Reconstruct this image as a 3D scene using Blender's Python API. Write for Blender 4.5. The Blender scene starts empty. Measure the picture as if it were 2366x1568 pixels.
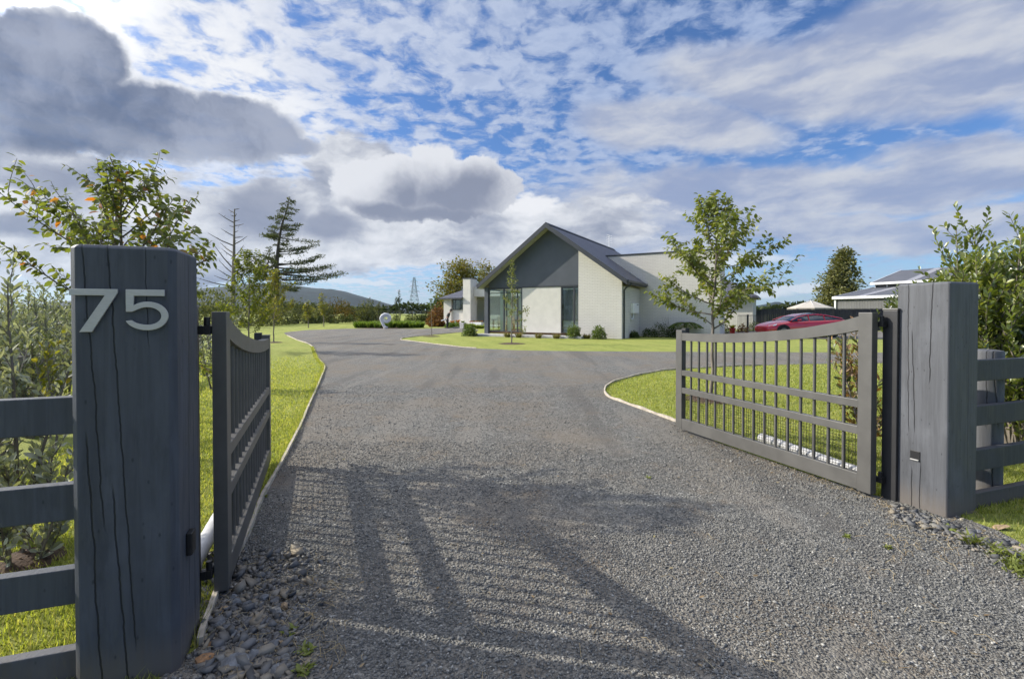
import bpy, bmesh, math, random
import numpy as np
from mathutils import Vector, Matrix, noise as mnoise
R = math.radians
SC = bpy.context.scene
COL = SC.collection

# ------------------------------------------------------------------ camera
F, CX, HOR, CAMH, TH = 1100.0, 1182.5, 725.0, 1.35, 0.0143    # focal length in picture units, horizon row, eye height, pitch
CYP = HOR + F * math.tan(TH)
cam = bpy.data.cameras.new('camera'); camo = bpy.data.objects.new('camera', cam); COL.objects.link(camo)
camo.location = (0, 0, CAMH); camo.rotation_euler = (R(90) - TH, 0, 0)
cam.sensor_width = 36; cam.lens = F / 2365 * 36; cam.shift_y = (CYP - 784) / 2365
cam.clip_start = .05; cam.clip_end = 20000
SC.camera = camo
SC.view_settings.view_transform = 'Standard'; SC.view_settings.look = 'None'
SC.view_settings.gamma = 1; SC.view_settings.use_curve_mapping = False
EXPO = 0.8
SC.view_settings.exposure = EXPO
SC.render.film_transparent = False
SC.cycles.max_bounces = 6; SC.cycles.transparent_max_bounces = 12
SC.cycles.caustics_reflective = False; SC.cycles.caustics_refractive = False

SUN_EL = R(29.0)
SUN_H = Vector((-.973, .23)).normalized()
SUN = Vector((SUN_H.x * math.cos(SUN_EL), SUN_H.y * math.cos(SUN_EL), math.sin(SUN_EL)))
sl = bpy.data.lights.new('sun', 'SUN'); sl.energy = 3.7; sl.angle = R(.55); sl.color = (1, .93, .80)
so = bpy.data.objects.new('sun', sl); COL.objects.link(so); so.rotation_euler = SUN.to_track_quat('Z', 'Y').to_euler()


def ray(px, py):
    x, y = (px - CX) / F, (CYP - py) / F
    return Vector((x, math.cos(TH) + y * math.sin(TH), -math.sin(TH) + y * math.cos(TH)))


def gz(x, y):                                                  # height of the land: level garden, a faint rise beyond it
    return min(max(y - 50, 0) * .0138, 1.05)


def P(px, py, z=None):                                         # where a sight line meets the ground
    d = ray(px, py)
    if z is not None:
        k = (z - CAMH) / d.z; return Vector((d.x * k, d.y * k, z))
    y = 0.5
    for i in range(4000):
        y2 = y * 1.01
        if CAMH + d.z / d.y * y2 < gz(0, y2): break
        y = y2
    return Vector((d.x / d.y * y, y, gz(0, y)))


def A(px, py, Y):                                              # the point of a sight line at distance Y
    d = ray(px, py); k = Y / d.y
    return Vector((d.x * k, Y, CAMH + d.z * k))


# ------------------------------------------------------------------ node helper
class G:
    def __init__(s, nt): s.nt = nt

    def n(s, typ, props=None, **ins):
        nd = s.nt.nodes.new(typ)
        for k, v in (props or {}).items(): setattr(nd, k, v)
        for k, v in ins.items():
            key = int(k[1:]) if k[0] == '_' and k[1:].isdigit() else k.replace('_', ' ')
            s.put(nd.inputs[key], v)
        return nd

    def put(s, sock, v):
        if isinstance(v, bpy.types.NodeSocket): s.nt.links.new(v, sock)
        elif v is not None:
            try: sock.default_value = v
            except Exception: sock.default_value = tuple(v) + (1,)

    def m(s, op, a, b=None, c=None, clamp=False):
        nd = s.nt.nodes.new('ShaderNodeMath'); nd.operation = op; nd.use_clamp = clamp
        for i, v in enumerate((a, b, c)):
            if v is not None: s.put(nd.inputs[i], v)
        return nd.outputs[0]

    def v(s, op, a, b=None):
        nd = s.nt.nodes.new('ShaderNodeVectorMath'); nd.operation = op
        s.put(nd.inputs[0], a)
        if b is not None: s.put(nd.inputs[1], b)
        return nd.outputs['Value'] if op in ('LENGTH', 'DOT_PRODUCT') else nd.outputs[0]

    def mix(s, f, a, b, op='MIX'):
        nd = s.nt.nodes.new('ShaderNodeMix'); nd.data_type = 'RGBA'; nd.blend_type = op
        s.put(nd.inputs[0], f); s.put(nd.inputs[6], a); s.put(nd.inputs[7], b)
        return nd.outputs[2]

    def ss(s, v, lo, hi, a=0., b=1.):
        nd = s.nt.nodes.new('ShaderNodeMapRange'); nd.interpolation_type = 'SMOOTHSTEP'
        for i, q in enumerate((v, lo, hi, a, b)): s.put(nd.inputs[i], q)
        return nd.outputs[0]

    def noise(s, vec, scale, detail=4, rough=.55, dist=0., dim='3D'):
        nd = s.nt.nodes.new('ShaderNodeTexNoise'); nd.noise_dimensions = dim
        if vec is not None: s.put(nd.inputs['Vector'], vec)
        nd.inputs['Scale'].default_value = scale; nd.inputs['Detail'].default_value = detail
        nd.inputs['Roughness'].default_value = rough; nd.inputs['Distortion'].default_value = dist
        return nd.outputs[0]

    def ramp(s, f, stops, interp='LINEAR'):
        nd = s.nt.nodes.new('ShaderNodeValToRGB'); cr = nd.color_ramp; cr.interpolation = interp
        while len(cr.elements) < len(stops): cr.elements.new(.5)
        for e, (p, c) in zip(cr.elements, stops): e.position = p; e.color = tuple(c) + (1,)
        s.put(nd.inputs[0], f)
        return nd.outputs[0]


# ------------------------------------------------------------------ sky
def azel(px, py):
    d = ray(px, py).normalized(); return math.atan2(d.x, d.y), math.asin(d.z)


def make_sky():
    w = bpy.data.worlds.new('World'); SC.world = w; w.use_nodes = True
    w.cycles.sampling_method = 'MANUAL'; w.cycles.sample_map_resolution = 512
    nt = w.node_tree; nt.nodes.clear(); g = G(nt)
    out = nt.nodes.new('ShaderNodeOutputWorld'); bg = nt.nodes.new('ShaderNodeBackground')
    nt.links.new(bg.outputs[0], out.inputs[0]); ST = .1; bg.inputs[1].default_value = ST
    sky = nt.nodes.new('ShaderNodeTexSky'); sky.sky_type = 'NISHITA'; sky.sun_disc = False
    sky.sun_elevation = SUN_EL; sky.sun_rotation = math.atan2(SUN_H.x, SUN_H.y) % (2 * math.pi)
    sky.air_density = 1.0; sky.dust_density = .6; sky.ozone_density = 3.0; sky.altitude = 50
    E = 2 ** EXPO

    def C(r, gg, b):                                            # a cloud's colour as the photograph shows it
        f = lambda c: ((c / 255 + .055) / 1.055) ** 2.4 / E / ST
        return (f(r), f(gg), f(b), 1)
    D = nt.nodes.new('ShaderNodeTexCoord').outputs['Generated']
    sx = g.n('ShaderNodeSeparateXYZ', _0=D); X, Y, Z = sx.outputs
    az = g.m('ARCTAN2', X, Y); el = g.m('ARCSINE', Z)
    ae = g.n('ShaderNodeCombineXYZ', _0=az, _1=el, _2=0.).outputs[0]
    zz = g.m('ADD', g.m('MAXIMUM', Z, 0.), .10)
    q = g.n('ShaderNodeCombineXYZ', _0=g.m('DIVIDE', X, zz), _1=g.m('DIVIDE', Y, zz), _2=0.).outputs[0]

    def warp(vec, scale, amt, detail=5):
        nz = g.n('ShaderNodeTexNoise', _0=vec); nz.inputs['Scale'].default_value = scale; nz.inputs['Detail'].default_value = detail
        nz.inputs['Roughness'].default_value = .6
        return g.v('ADD', vec, g.v('MULTIPLY', g.v('SUBTRACT', nz.outputs[1], (.5, .5, .5)), (amt, amt, 0)))

    def field(vec, ells):                                       # highest at the middle of any of the ellipses, 0 on their rims
        best = None
        for px, py, rx, ry, rot in ells:
            a, e = azel(px, py); ca = math.cos(a)
            mp = g.n('ShaderNodeMapping', {'vector_type': 'TEXTURE'}, _0=vec, _1=(a, e, 0), _2=(0, 0, -R(rot)), _3=(rx / F * ca * ca ** .5, ry / F * ca, 1))
            f = g.m('SUBTRACT', 1., g.v('LENGTH', mp.outputs[0]))
            best = f if best is None else g.m('MAXIMUM', best, f)
        return best
    blue = g.mix(1., sky.outputs[0], (.47, .63, .86, 1), 'MULTIPLY')
    col = g.mix(g.ss(el, -.02, .16, .62, 0.), blue, C(188, 208, 226))
    # thin high cloud, mottled, brighter towards the sun
    wq = warp(q, 1.3, .35)
    fine = g.noise(warp(q, 2.6, .16), 8.0, 6, .60, .2)
    fine = g.m('ADD', g.m('MULTIPLY', g.m('SUBTRACT', fine, .5), 2.1), .5)
    big = g.noise(q, .55, 3, .5)
    cover = field(warp(ae, 2.5, .2), [(420, 60, 900, 420, 0), (700, 420, 900, 260, 8), (1500, 250, 420, 160, -15), (1150, 100, 500, 200, 0)])
    cov = g.m('ADD', g.m('MULTIPLY', g.ss(cover, -.15, .75), .30), g.m('MULTIPLY', big, .26))
    a1 = g.ss(g.m('ADD', fine, cov), .55, 1.02)
    sunny = g.ss(az, .35, -.75)
    c1 = g.mix(sunny, C(178, 194, 224), C(236, 238, 244))
    c1 = g.mix(g.ss(g.noise(wq, 15, 5, .6), .40, .66, 0, .55), c1, g.mix(sunny, C(150, 170, 208), C(196, 204, 222)))
    col = g.mix(g.m('MULTIPLY', a1, .86), col, c1)
    # bright veil high on the left
    veil = g.ss(field(warp(ae, 4, .12), [(330, 40, 520, 290, 12), (560, 220, 330, 160, 25)]), 0., .75)
    vt = g.m('MULTIPLY', veil, g.ss(fine, .25, .72, .15, 1))
    col = g.mix(g.m('MULTIPLY', vt, .9), col, C(247, 248, 251))
    # cloud streets on the right, drawn out towards one vanishing point
    mp = g.n('ShaderNodeMapping', {'vector_type': 'POINT'}, _0=warp(q, .9, .35), _2=(0, 0, R(-17)), _3=(1.0, .28, 1)).outputs[0]
    st = g.noise(mp, 1.7, 6, .55)
    fr = field(warp(ae, 3.5, .10), [(1950, 190, 620, 105, 14), (2300, 60, 460, 120, 10), (1560, 300, 300, 70, 12), (1800, 440, 620, 75, 6), (1500, 480, 330, 70, 4), (2280, 380, 360, 70, 12),
                                    (1420, 545, 380, 90, 3), (1950, 530, 500, 55, 5), (2350, 490, 300, 60, 8)])
    a2 = g.ss(g.m('ADD', fr, g.m('MULTIPLY', g.m('SUBTRACT', st, .5), 1.3)), .0, .42)
    sh2 = g.noise(g.n('ShaderNodeMapping', _0=warp(ae, 5, .06), _2=(0, 0, R(-9)), _3=(1, 3.2, 1)).outputs[0], 5, 6, .58)
    c2 = g.mix(g.ss(sh2, .36, .66), C(154, 167, 198), C(208, 211, 219))
    col = g.mix(g.m('MULTIPLY', a2, .92), col, c2)
    # low layered cloud over the horizon
    lo = g.noise(g.n('ShaderNodeMapping', _0=warp(ae, 5, .10), _3=(1, 2.6, 1)).outputs[0], 5.5, 7, .58)
    lf = field(warp(ae, 4, .08), [(330, 530, 720, 150, 0), (760, 520, 330, 130, 0), (980, 570, 420, 62, -1), (1240, 530, 300, 80, 0), (-500, 560, 700, 160, 0), (820, 395, 120, 90, 0)])
    a3 = g.ss(g.m('ADD', lf, g.m('MULTIPLY', g.m('SUBTRACT', lo, .5), 1.9)), .04, .26)
    lo2 = g.noise(g.n('ShaderNodeMapping', _0=warp(ae, 7, .07), _1=(3.1, 1.7, 0), _3=(1, 2.2, 1)).outputs[0], 6.5, 7, .56)
    c3 = g.ramp(lo2, [(.32, C(150, 158, 178)[:3]), (.44, C(186, 191, 204)[:3]), (.54, C(218, 221, 228)[:3]), (.66, C(240, 241, 245)[:3])])
    dk = g.ss(g.m('ADD', field(warp(ae, 5, .08), [(620, 490, 150, 75, 0), (60, 400, 200, 40, 0), (30, 520, 160, 40, 0), (760, 520, 110, 50, 0)]), g.m('MULTIPLY', g.m('SUBTRACT', lo, .5), .9)), .0, .6)
    c3 = g.mix(g.m('MULTIPLY', dk, .85), c3, C(140, 148, 170))
    col = g.mix(a3, col, c3)
    # small bright puffs low in the blue
    pf = field(warp(ae, 14, .035), [(800, 648, 90, 9, 0), (880, 652, 40, 8, 0), (1760, 675, 90, 22, 0), (1850, 665, 70, 14, 0), (1700, 600, 150, 14, 0)])
    col = g.mix(g.m('MULTIPLY', g.ss(pf, .0, .5), .8), col, C(222, 228, 236))
    # heaped cloud in the middle: white crowns, grey bellies
    wa = warp(warp(warp(ae, 8, .085, 6), 24, .030, 4), 60, .008, 3)
    cu = field(wa, [(850, 420, 85, 62, 0), (925, 400, 62, 48, 0), (1010, 405, 85, 75, 0), (1085, 425, 90, 62, 0), (1150, 440, 60, 46, 0), (960, 470, 190, 48, 0), (880, 490, 70, 32, 0)])
    a4 = g.ss(g.m('ADD', cu, g.m('MULTIPLY', g.m('SUBTRACT', g.noise(wa, 26, 6, .65), .5), .34)), .0, .15)
    belly = field(warp(ae, 8, .08), [(1040, 455, 150, 56, -4), (1090, 435, 90, 44, 0), (940, 450, 50, 56, 30), (890, 495, 100, 30, 0), (1010, 500, 180, 34, 0)])
    c4 = g.mix(g.ss(g.m('ADD', belly, g.m('MULTIPLY', g.m('SUBTRACT', g.noise(wa, 11, 6, .6), .5), 1.2)), -.55, .75), C(228, 230, 236), C(140, 147, 167))
    col = g.mix(a4, col, c4)
    # the big dark bank on the left, its upper rim lit from behind
    wb = warp(warp(warp(ae, 4.5, .085, 6), 15, .030, 4), 42, .010, 3)
    db = field(wb, [(40, 200, 250, 155, 0), (180, 130, 130, 100, 0), (110, 90, 130, 60, 0), (270, 260, 260, 95, 10), (430, 290, 250, 75, 10), (580, 300, 150, 62, 8), (-250, 230, 320, 190, 0), (640, 330, 110, 30, 4)])
    a5 = g.ss(g.m('ADD', db, g.m('MULTIPLY', g.m('SUBTRACT', g.noise(wb, 18, 6, .66), .5), .42)), -.04, .17)
    nb = g.m('ADD', g.m('MULTIPLY', g.noise(wb, 5.5, 6, .55), .72), g.m('MULTIPLY', g.noise(wb, 15, 6, .62), .28))
    c5 = g.mix(g.ss(nb, .38, .62), C(100, 113, 142), C(160, 168, 188))
    low = field(warp(ae, 6, .08), [(420, 362, 480, 42, 4), (60, 362, 200, 30, 0)])
    c5 = g.mix(g.ss(g.m('ADD', low, g.m('MULTIPLY', g.m('SUBTRACT', nb, .5), 1.2)), -.1, .9, 0, .45), c5, C(180, 186, 200))
    rim = g.ss(db, .30, .02)
    up = field(warp(ae, 5, .06), [(330, 170, 330, 80, 30), (560, 235, 200, 45, 18), (640, 270, 120, 40, 25)])
    c5 = g.mix(g.m('MULTIPLY', rim, g.ss(up, -.1, .5, .25, 1.)), c5, C(238, 240, 245))
    col = g.mix(g.m('MULTIPLY', a5, .95), col, c5)
    # extra glow overhead and around the sun, above the frame, added to fill shade
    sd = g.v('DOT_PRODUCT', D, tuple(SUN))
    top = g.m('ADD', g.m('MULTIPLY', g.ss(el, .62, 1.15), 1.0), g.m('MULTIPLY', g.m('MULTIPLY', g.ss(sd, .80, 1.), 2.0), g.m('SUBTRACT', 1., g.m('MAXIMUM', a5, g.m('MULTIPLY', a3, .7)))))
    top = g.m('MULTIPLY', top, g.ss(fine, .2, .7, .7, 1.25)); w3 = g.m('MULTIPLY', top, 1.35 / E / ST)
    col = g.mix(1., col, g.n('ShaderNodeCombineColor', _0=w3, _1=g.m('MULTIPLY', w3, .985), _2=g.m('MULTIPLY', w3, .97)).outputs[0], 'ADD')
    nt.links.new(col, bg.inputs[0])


make_sky()

# ------------------------------------------------------------------ materials
MATS = {}


def newmat(name):
    m = bpy.data.materials.new(name); m.use_nodes = True
    nt = m.node_tree; nt.nodes.clear(); g = G(nt)
    out = nt.nodes.new('ShaderNodeOutputMaterial')
    return m, g, out


def M(name, col, rough=.6, metal=0., var=.12, scale=6., bump=0., bscale=60., spec=.4, stretch=(1, 1, 1), coat=0.):
    if name in MATS: return MATS[name]
    m, g, out = newmat(name)
    co = g.n('ShaderNodeTexCoord').outputs['Object']
    vec = g.n('ShaderNodeMapping', _0=co, _3=stretch).outputs[0]
    nz = g.noise(vec, scale, 5, .6)
    c = g.mix(g.ss(nz, .3, .7), tuple(v * (1 - var) for v in col), tuple(min(1, v * (1 + var)) for v in col))
    b = g.n('ShaderNodeBsdfPrincipled', Base_Color=c, Roughness=rough, Metallic=metal)
    b.inputs['Specular IOR Level'].default_value = spec
    b.inputs['Coat Weight'].default_value = coat
    if bump:
        bn = g.n('ShaderNodeBump', Height=g.noise(vec, bscale, 4, .6)); bn.inputs['Strength'].default_value = bump; bn.inputs['Distance'].default_value = .01
        g.put(b.inputs['Normal'], bn.outputs[0])
    g.put(out.inputs[0], b.outputs[0]); MATS[name] = m
    return m


def leafmat(name, cols, trans=.4, gloss=.10, rough=.5):       # one colour per leaf out of a ramp
    if name in MATS: return MATS[name]
    m, g, out = newmat(name)
    rnd = g.n('ShaderNodeNewGeometry').outputs['Random Per Island']
    k = len(cols)
    c = g.ramp(rnd, [(i / max(k - 1, 1), cc) for i, cc in enumerate(cols)])
    d = g.n('ShaderNodeBsdfDiffuse', Color=c)
    t = g.n('ShaderNodeBsdfTranslucent', Color=g.mix(1., c, (1.5, 1.45, .55, 1), 'MULTIPLY'))
    a = g.n('ShaderNodeMixShader', _0=trans, _1=d.outputs[0], _2=t.outputs[0])
    gl = g.n('ShaderNodeBsdfGlossy', Color=(1, 1, 1, 1), Roughness=rough)
    a2 = g.n('ShaderNodeMixShader', _0=gloss * .38, _1=a.outputs[0], _2=gl.outputs[0])
    g.put(out.inputs[0], a2.outputs[0]); MATS[name] = m
    return m


def timber_mat(name, base, cracks, seed=0):                     # painted sawn timber: grain, rubbed paint, drying cracks
    m, g, out = newmat(name)
    co = g.n('ShaderNodeTexCoord').outputs['Object']
    s = g.n('ShaderNodeSeparateXYZ', _0=co); X, Y, Z = s.outputs
    gr = g.noise(g.n('ShaderNodeMapping', _0=co, _1=(seed, 0, 0), _3=(38, 38, 2.2)).outputs[0], 1., 6, .6, .5)
    blot = g.noise(g.n('ShaderNodeMapping', _0=co, _1=(0, seed, 0), _3=(6, 6, 3)).outputs[0], 1., 5, .6)
    kn = g.n('ShaderNodeTexVoronoi', _0=g.n('ShaderNodeMapping', _0=co, _1=(seed * 1.7, 0, .4), _3=(5.5, 5.5, 2.6)).outputs[0]).outputs['Distance']
    c = g.mix(g.ss(gr, .3, .7), tuple(v * .84 for v in base), tuple(v * 1.14 for v in base))
    c = g.mix(g.ss(g.noise(g.n('ShaderNodeMapping', _0=co, _1=(0, 0, seed), _3=(170, 170, 9)).outputs[0], 1., 3, .7), .70, .80, 0, .5), c, tuple(v * 2.0 for v in base))
    c = g.mix(g.ss(blot, .48, .74, 0, .6), c, tuple(v * 1.6 for v in base))
    c = g.mix(g.ss(g.noise(g.n('ShaderNodeMapping', _0=co, _1=(seed * 3, 1, 0), _3=(9, 9, 2)).outputs[0], 1., 6, .7), .55, .72, 0, .55), c, tuple(v * .55 for v in base))
    c = g.mix(g.ss(g.m('ADD', Z, g.m('MULTIPLY', gr, .12)), .26, .06, 0, .6), c, (.15, .125, .10, 1))
    c = g.mix(g.ss(kn, .16, .03, 0, .7), c, tuple(v * .35 for v in base))
    mask = None
    for ax, pos, slope, z0, z1, w in cracks:
        wob = g.noise(g.n('ShaderNodeCombineXYZ', _0=pos * 37 + seed, _1=0., _2=Z).outputs[0], 5, 4, .6)
        line = g.m('ADD', g.m('ADD', pos, g.m('MULTIPLY', Z, slope)), g.m('MULTIPLY', g.m('SUBTRACT', wob, .5), .028))
        dst = g.m('ABSOLUTE', g.m('SUBTRACT', (X, Y)[ax], line))
        k = g.m('MULTIPLY', g.ss(dst, w * 1.15, w * .5), g.m('MULTIPLY', g.ss(Z, z0, z0 + .08), g.ss(Z, z1, z1 - .08)))
        mask = k if mask is None else g.m('MAXIMUM', mask, k)
    hgt = g.m('ADD', g.m('MULTIPLY', gr, .5), g.m('MULTIPLY', kn, .15))
    if mask is not None:
        c = g.mix(g.m('MULTIPLY', mask, .8), c, (.006, .006, .007, 1)); hgt = g.m('SUBTRACT', hgt, g.m('MULTIPLY', mask, 1.5))
    b = g.n('ShaderNodeBsdfPrincipled', Base_Color=c, Roughness=g.ss(blot, .3, .7, .55, .75)); b.inputs['Specular IOR Level'].default_value = .35
    bn = g.n('ShaderNodeBump', Height=hgt); bn.inputs['Strength'].default_value = .8; bn.inputs['Distance'].default_value = .005
    g.put(b.inputs['Normal'], bn.outputs[0]); g.put(out.inputs[0], b.outputs[0])
    return m


# ------------------------------------------------------------------ mesh helpers
def np_mesh(name, V, Fc, mat, parent=None, smooth=False):
    V = np.asarray(V, dtype=np.float32); Fc = np.asarray(Fc, dtype=np.int32)
    me = bpy.data.meshes.new(name); k = Fc.shape[1]
    me.vertices.add(len(V)); me.vertices.foreach_set('co', V.ravel())
    me.loops.add(Fc.size); me.loops.foreach_set('vertex_index', Fc.ravel())
    me.polygons.add(len(Fc)); me.polygons.foreach_set('loop_start', np.arange(0, Fc.size, k, dtype=np.int32))
    if smooth: me.polygons.foreach_set('use_smooth', np.ones(len(Fc), dtype=bool))
    me.update(calc_edges=True); me.materials.append(mat)
    o = bpy.data.objects.new(name, me); COL.objects.link(o)
    if parent: o.parent = parent
    return o


class MB:
    def __init__(s): s.v = []; s.f = []

    def add(s, vs, fs):
        o = len(s.v); s.v += [tuple(p) for p in vs]; s.f += [tuple(i + o for i in f) for f in fs]; return s

    def box(s, x0, x1, y0, y1, z0, z1):
        return s.add([(x0, y0, z0), (x1, y0, z0), (x1, y1, z0), (x0, y1, z0), (x0, y0, z1), (x1, y0, z1), (x1, y1, z1), (x0, y1, z1)],
                     [(0, 3, 2, 1), (4, 5, 6, 7), (0, 1, 5, 4), (1, 2, 6, 5), (2, 3, 7, 6), (3, 0, 4, 7)])

    def prism(s, pts, vec):
        n = len(pts); vec = Vector(vec); pts = [Vector(p) for p in pts]
        nrm = Vector((0, 0, 0))
        for i in range(n): nrm += pts[i].cross(pts[(i + 1) % n])
        if nrm.dot(vec) > 0: pts = pts[::-1]
        return s.add(pts + [p + vec for p in pts], [tuple(range(n)), tuple(range(2 * n - 1, n - 1, -1))] + [(i, i + n, (i + 1) % n + n, (i + 1) % n) for i in range(n)])

    def tube(s, pts, rad, sides=6, cap=True):
        pts = [Vector(p) for p in pts]; n = len(pts)
        if not hasattr(rad, '__len__'): rad = [rad] * n
        rings = []; ref = None
        for i, p in enumerate(pts):
            d = (pts[min(i + 1, n - 1)] - pts[max(i - 1, 0)])
            d = d.normalized() if d.length > 1e-9 else Vector((0, 0, 1))
            if ref is None: ref = Vector((1, 0, 0)) if abs(d.x) < .9 else Vector((0, 1, 0))
            a = d.cross(ref).normalized(); b = d.cross(a); ref = a.cross(d)
            rings += [p + (a * math.cos(2 * math.pi * k / sides) + b * math.sin(2 * math.pi * k / sides)) * rad[i] for k in range(sides)]
        fs = []
        for i in range(n - 1):
            for k in range(sides):
                k2 = (k + 1) % sides; fs.append((i * sides + k, i * sides + k2, (i + 1) * sides + k2, (i + 1) * sides + k))
        if cap: fs += [tuple(range(sides))[::-1], tuple((n - 1) * sides + k for k in range(sides))]
        return s.add(rings, fs)

    def lathe(s, prof, seg=20, c=(0, 0, 0)):
        vs = []; fs = []; n = len(prof)
        for r, z in prof:
            for k in range(seg):
                a = 2 * math.pi * k / seg; vs.append((c[0] + r * math.cos(a), c[1] + r * math.sin(a), c[2] + z))
        for i in range(n - 1):
            for k in range(seg):
                k2 = (k + 1) % seg; fs.append((i * seg + k, i * seg + k2, (i + 1) * seg + k2, (i + 1) * seg + k))
        fs += [tuple(range(seg))[::-1], tuple((n - 1) * seg + k for k in range(seg))]
        return s.add(vs, fs)

    def build(s, name, mat, parent=None, smooth=False, bevel=0., seg=2, loc=None):
        me = bpy.data.meshes.new(name); me.from_pydata([tuple(v) for v in s.v], [], s.f); me.materials.append(mat)
        if smooth:
            me.polygons.foreach_set('use_smooth', [True] * len(me.polygons))
            try: me.set_sharp_from_angle(angle=R(50))
            except Exception: pass
        me.update()
        o = bpy.data.objects.new(name, me); COL.objects.link(o)
        if parent: o.parent = parent
        if loc is not None: o.location = loc
        if bevel:
            b = o.modifiers.new('bevel', 'BEVEL'); b.width = bevel; b.segments = seg; b.limit_method = 'ANGLE'; b.angle_limit = R(40)
        return o


def tag(o, label, cat=None, group=None, kind=None):
    if label: o['label'] = label
    if cat: o['category'] = cat
    if group: o['group'] = group
    if kind: o['kind'] = kind
    return o


def thing(name, label, cat, loc=(0, 0, 0), rot=0., group=None):
    o = bpy.data.objects.new(name, None); COL.objects.link(o); o.empty_display_size = .1
    o.location = loc; o.rotation_euler = (0, 0, rot)
    return tag(o, label, cat, group)


def copy_tree(o, parent=None):
    c = o.copy(); COL.objects.link(c)
    if parent is not None: c.parent = parent
    for ch in [k for k in bpy.data.objects if k.parent == o]: copy_tree(ch, c)
    return c


# leaf templates: (along, across, lift)
BROAD = (np.array([(0, 0, 0), (.32, .25, .05), (.32, 0, 0), (.32, -.25, .05), (.68, .21, -.01), (.68, 0, -.06), (.68, -.21, -.01), (1, 0, -.17)]),
         np.array([(0, 2, 1), (0, 3, 2), (1, 2, 4), (2, 5, 4), (2, 3, 6), (2, 6, 5), (4, 5, 7), (5, 6, 7)]))
OVAL = (np.array([(0, 0, 0), (.3, .2, .04), (.3, -.2, .04), (.72, .2, .0), (.72, -.2, .0), (1, 0, -.06), (.5, 0, -.03)]),
        np.array([(0, 6, 1), (0, 2, 6), (1, 6, 3), (2, 4, 6), (3, 6, 5), (6, 4, 5)]))
SIMPLE = (np.array([(0, 0, 0), (.5, .28, .03), (.5, -.28, .03), (1, 0, -.05)]), np.array([(0, 2, 1), (1, 2, 3)]))
NEEDLE = (np.array([(0, .06, 0), (0, -.06, 0), (1, 0, 0)]), np.array([(0, 1, 2)]))
BLADE = (np.array([(0, .05, 0), (0, -.05, 0), (.55, .04, .06), (.55, -.04, .06), (1, 0, -.06)]), np.array([(0, 1, 3), (0, 3, 2), (2, 3, 4)]))


def norm(a): return a / np.maximum(np.linalg.norm(a, axis=1, keepdims=True), 1e-9)


def leaves(name, pos, dirs, size, tmpl, mat, parent=None, rng=None, flat=.6, width=1.):
    pos = np.asarray(pos, float); D = norm(np.asarray(dirs, float)); n = len(pos)
    rng = rng or np.random.default_rng(n)
    up = np.array([0, 0, 1.]) + rng.normal(0, flat, (n, 3))
    S = norm(np.cross(D, up)); N = np.cross(S, D)
    T, Fc = tmpl; sz = (np.asarray(size) * np.ones(n))[:, None, None]
    V = pos[:, None, :] + sz * (T[None, :, 0, None] * D[:, None, :] + width * T[None, :, 1, None] * S[:, None, :] + T[None, :, 2, None] * N[:, None, :])
    Fa = (Fc[None] + (np.arange(n) * len(T))[:, None, None]).reshape(-1, 3)
    return np_mesh(name, V.reshape(-1, 3), Fa, mat, parent)


def limb(rng, p, d, L, n=6, up=.15, wob=.12):
    p = np.array(p, float); d = np.array(d, float); d /= np.linalg.norm(d); pts = [p.copy()]
    for i in range(n):
        d = d + rng.normal(0, wob, 3) + np.array([0, 0, up]); d /= np.linalg.norm(d)
        p = p + d * L / n; pts.append(p.copy())
    return np.array(pts)


def along(pts, f):
    k = f * (len(pts) - 1); i = min(int(k), len(pts) - 2); return pts[i] + (pts[i + 1] - pts[i]) * (k - i), pts[i + 1] - pts[i]


class Plant:                                                    # collects wood and leaf positions of one plant
    def __init__(s, seed): s.r = np.random.default_rng(seed); s.wood = MB(); s.lp = []; s.ld = []

    def twig(s, pts, r0, r1, sides=4): s.wood.tube(pts, list(np.linspace(r0, r1, len(pts))), sides)

    def leaf_run(s, pts, f0, f1, step, out=.8, droop=.5, per=1, fwd=.5):
        L = np.linalg.norm(np.diff(pts, axis=0), axis=1).sum(); n = max(int(L * (f1 - f0) / step), 1)
        for f in np.linspace(f0, f1, n):
            p, d = along(pts, min(f, .999)); d = d / (np.linalg.norm(d) + 1e-9)
            for k in range(per):
                a = s.r.normal(0, 1, 3); a -= a.dot(d) * d; a /= np.linalg.norm(a) + 1e-9
                s.lp.append(p + a * .004 + s.r.normal(0, step * .2, 3)); s.ld.append(a * out + d * fwd + np.array([0, 0, -droop]))

    def finish(s, root, woodmat, leafm, size, tmpl, flat=.6, width=1., trunk='trunk', crown='crown', jitter=.3):
        if s.wood.v: s.wood.build(trunk, woodmat, root, smooth=True)
        n = len(s.lp)
        if n: leaves(crown, s.lp, s.ld, size * (1 + s.r.uniform(-jitter, jitter, n)), tmpl, leafm, root, s.r, flat, width)
        return root
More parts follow.
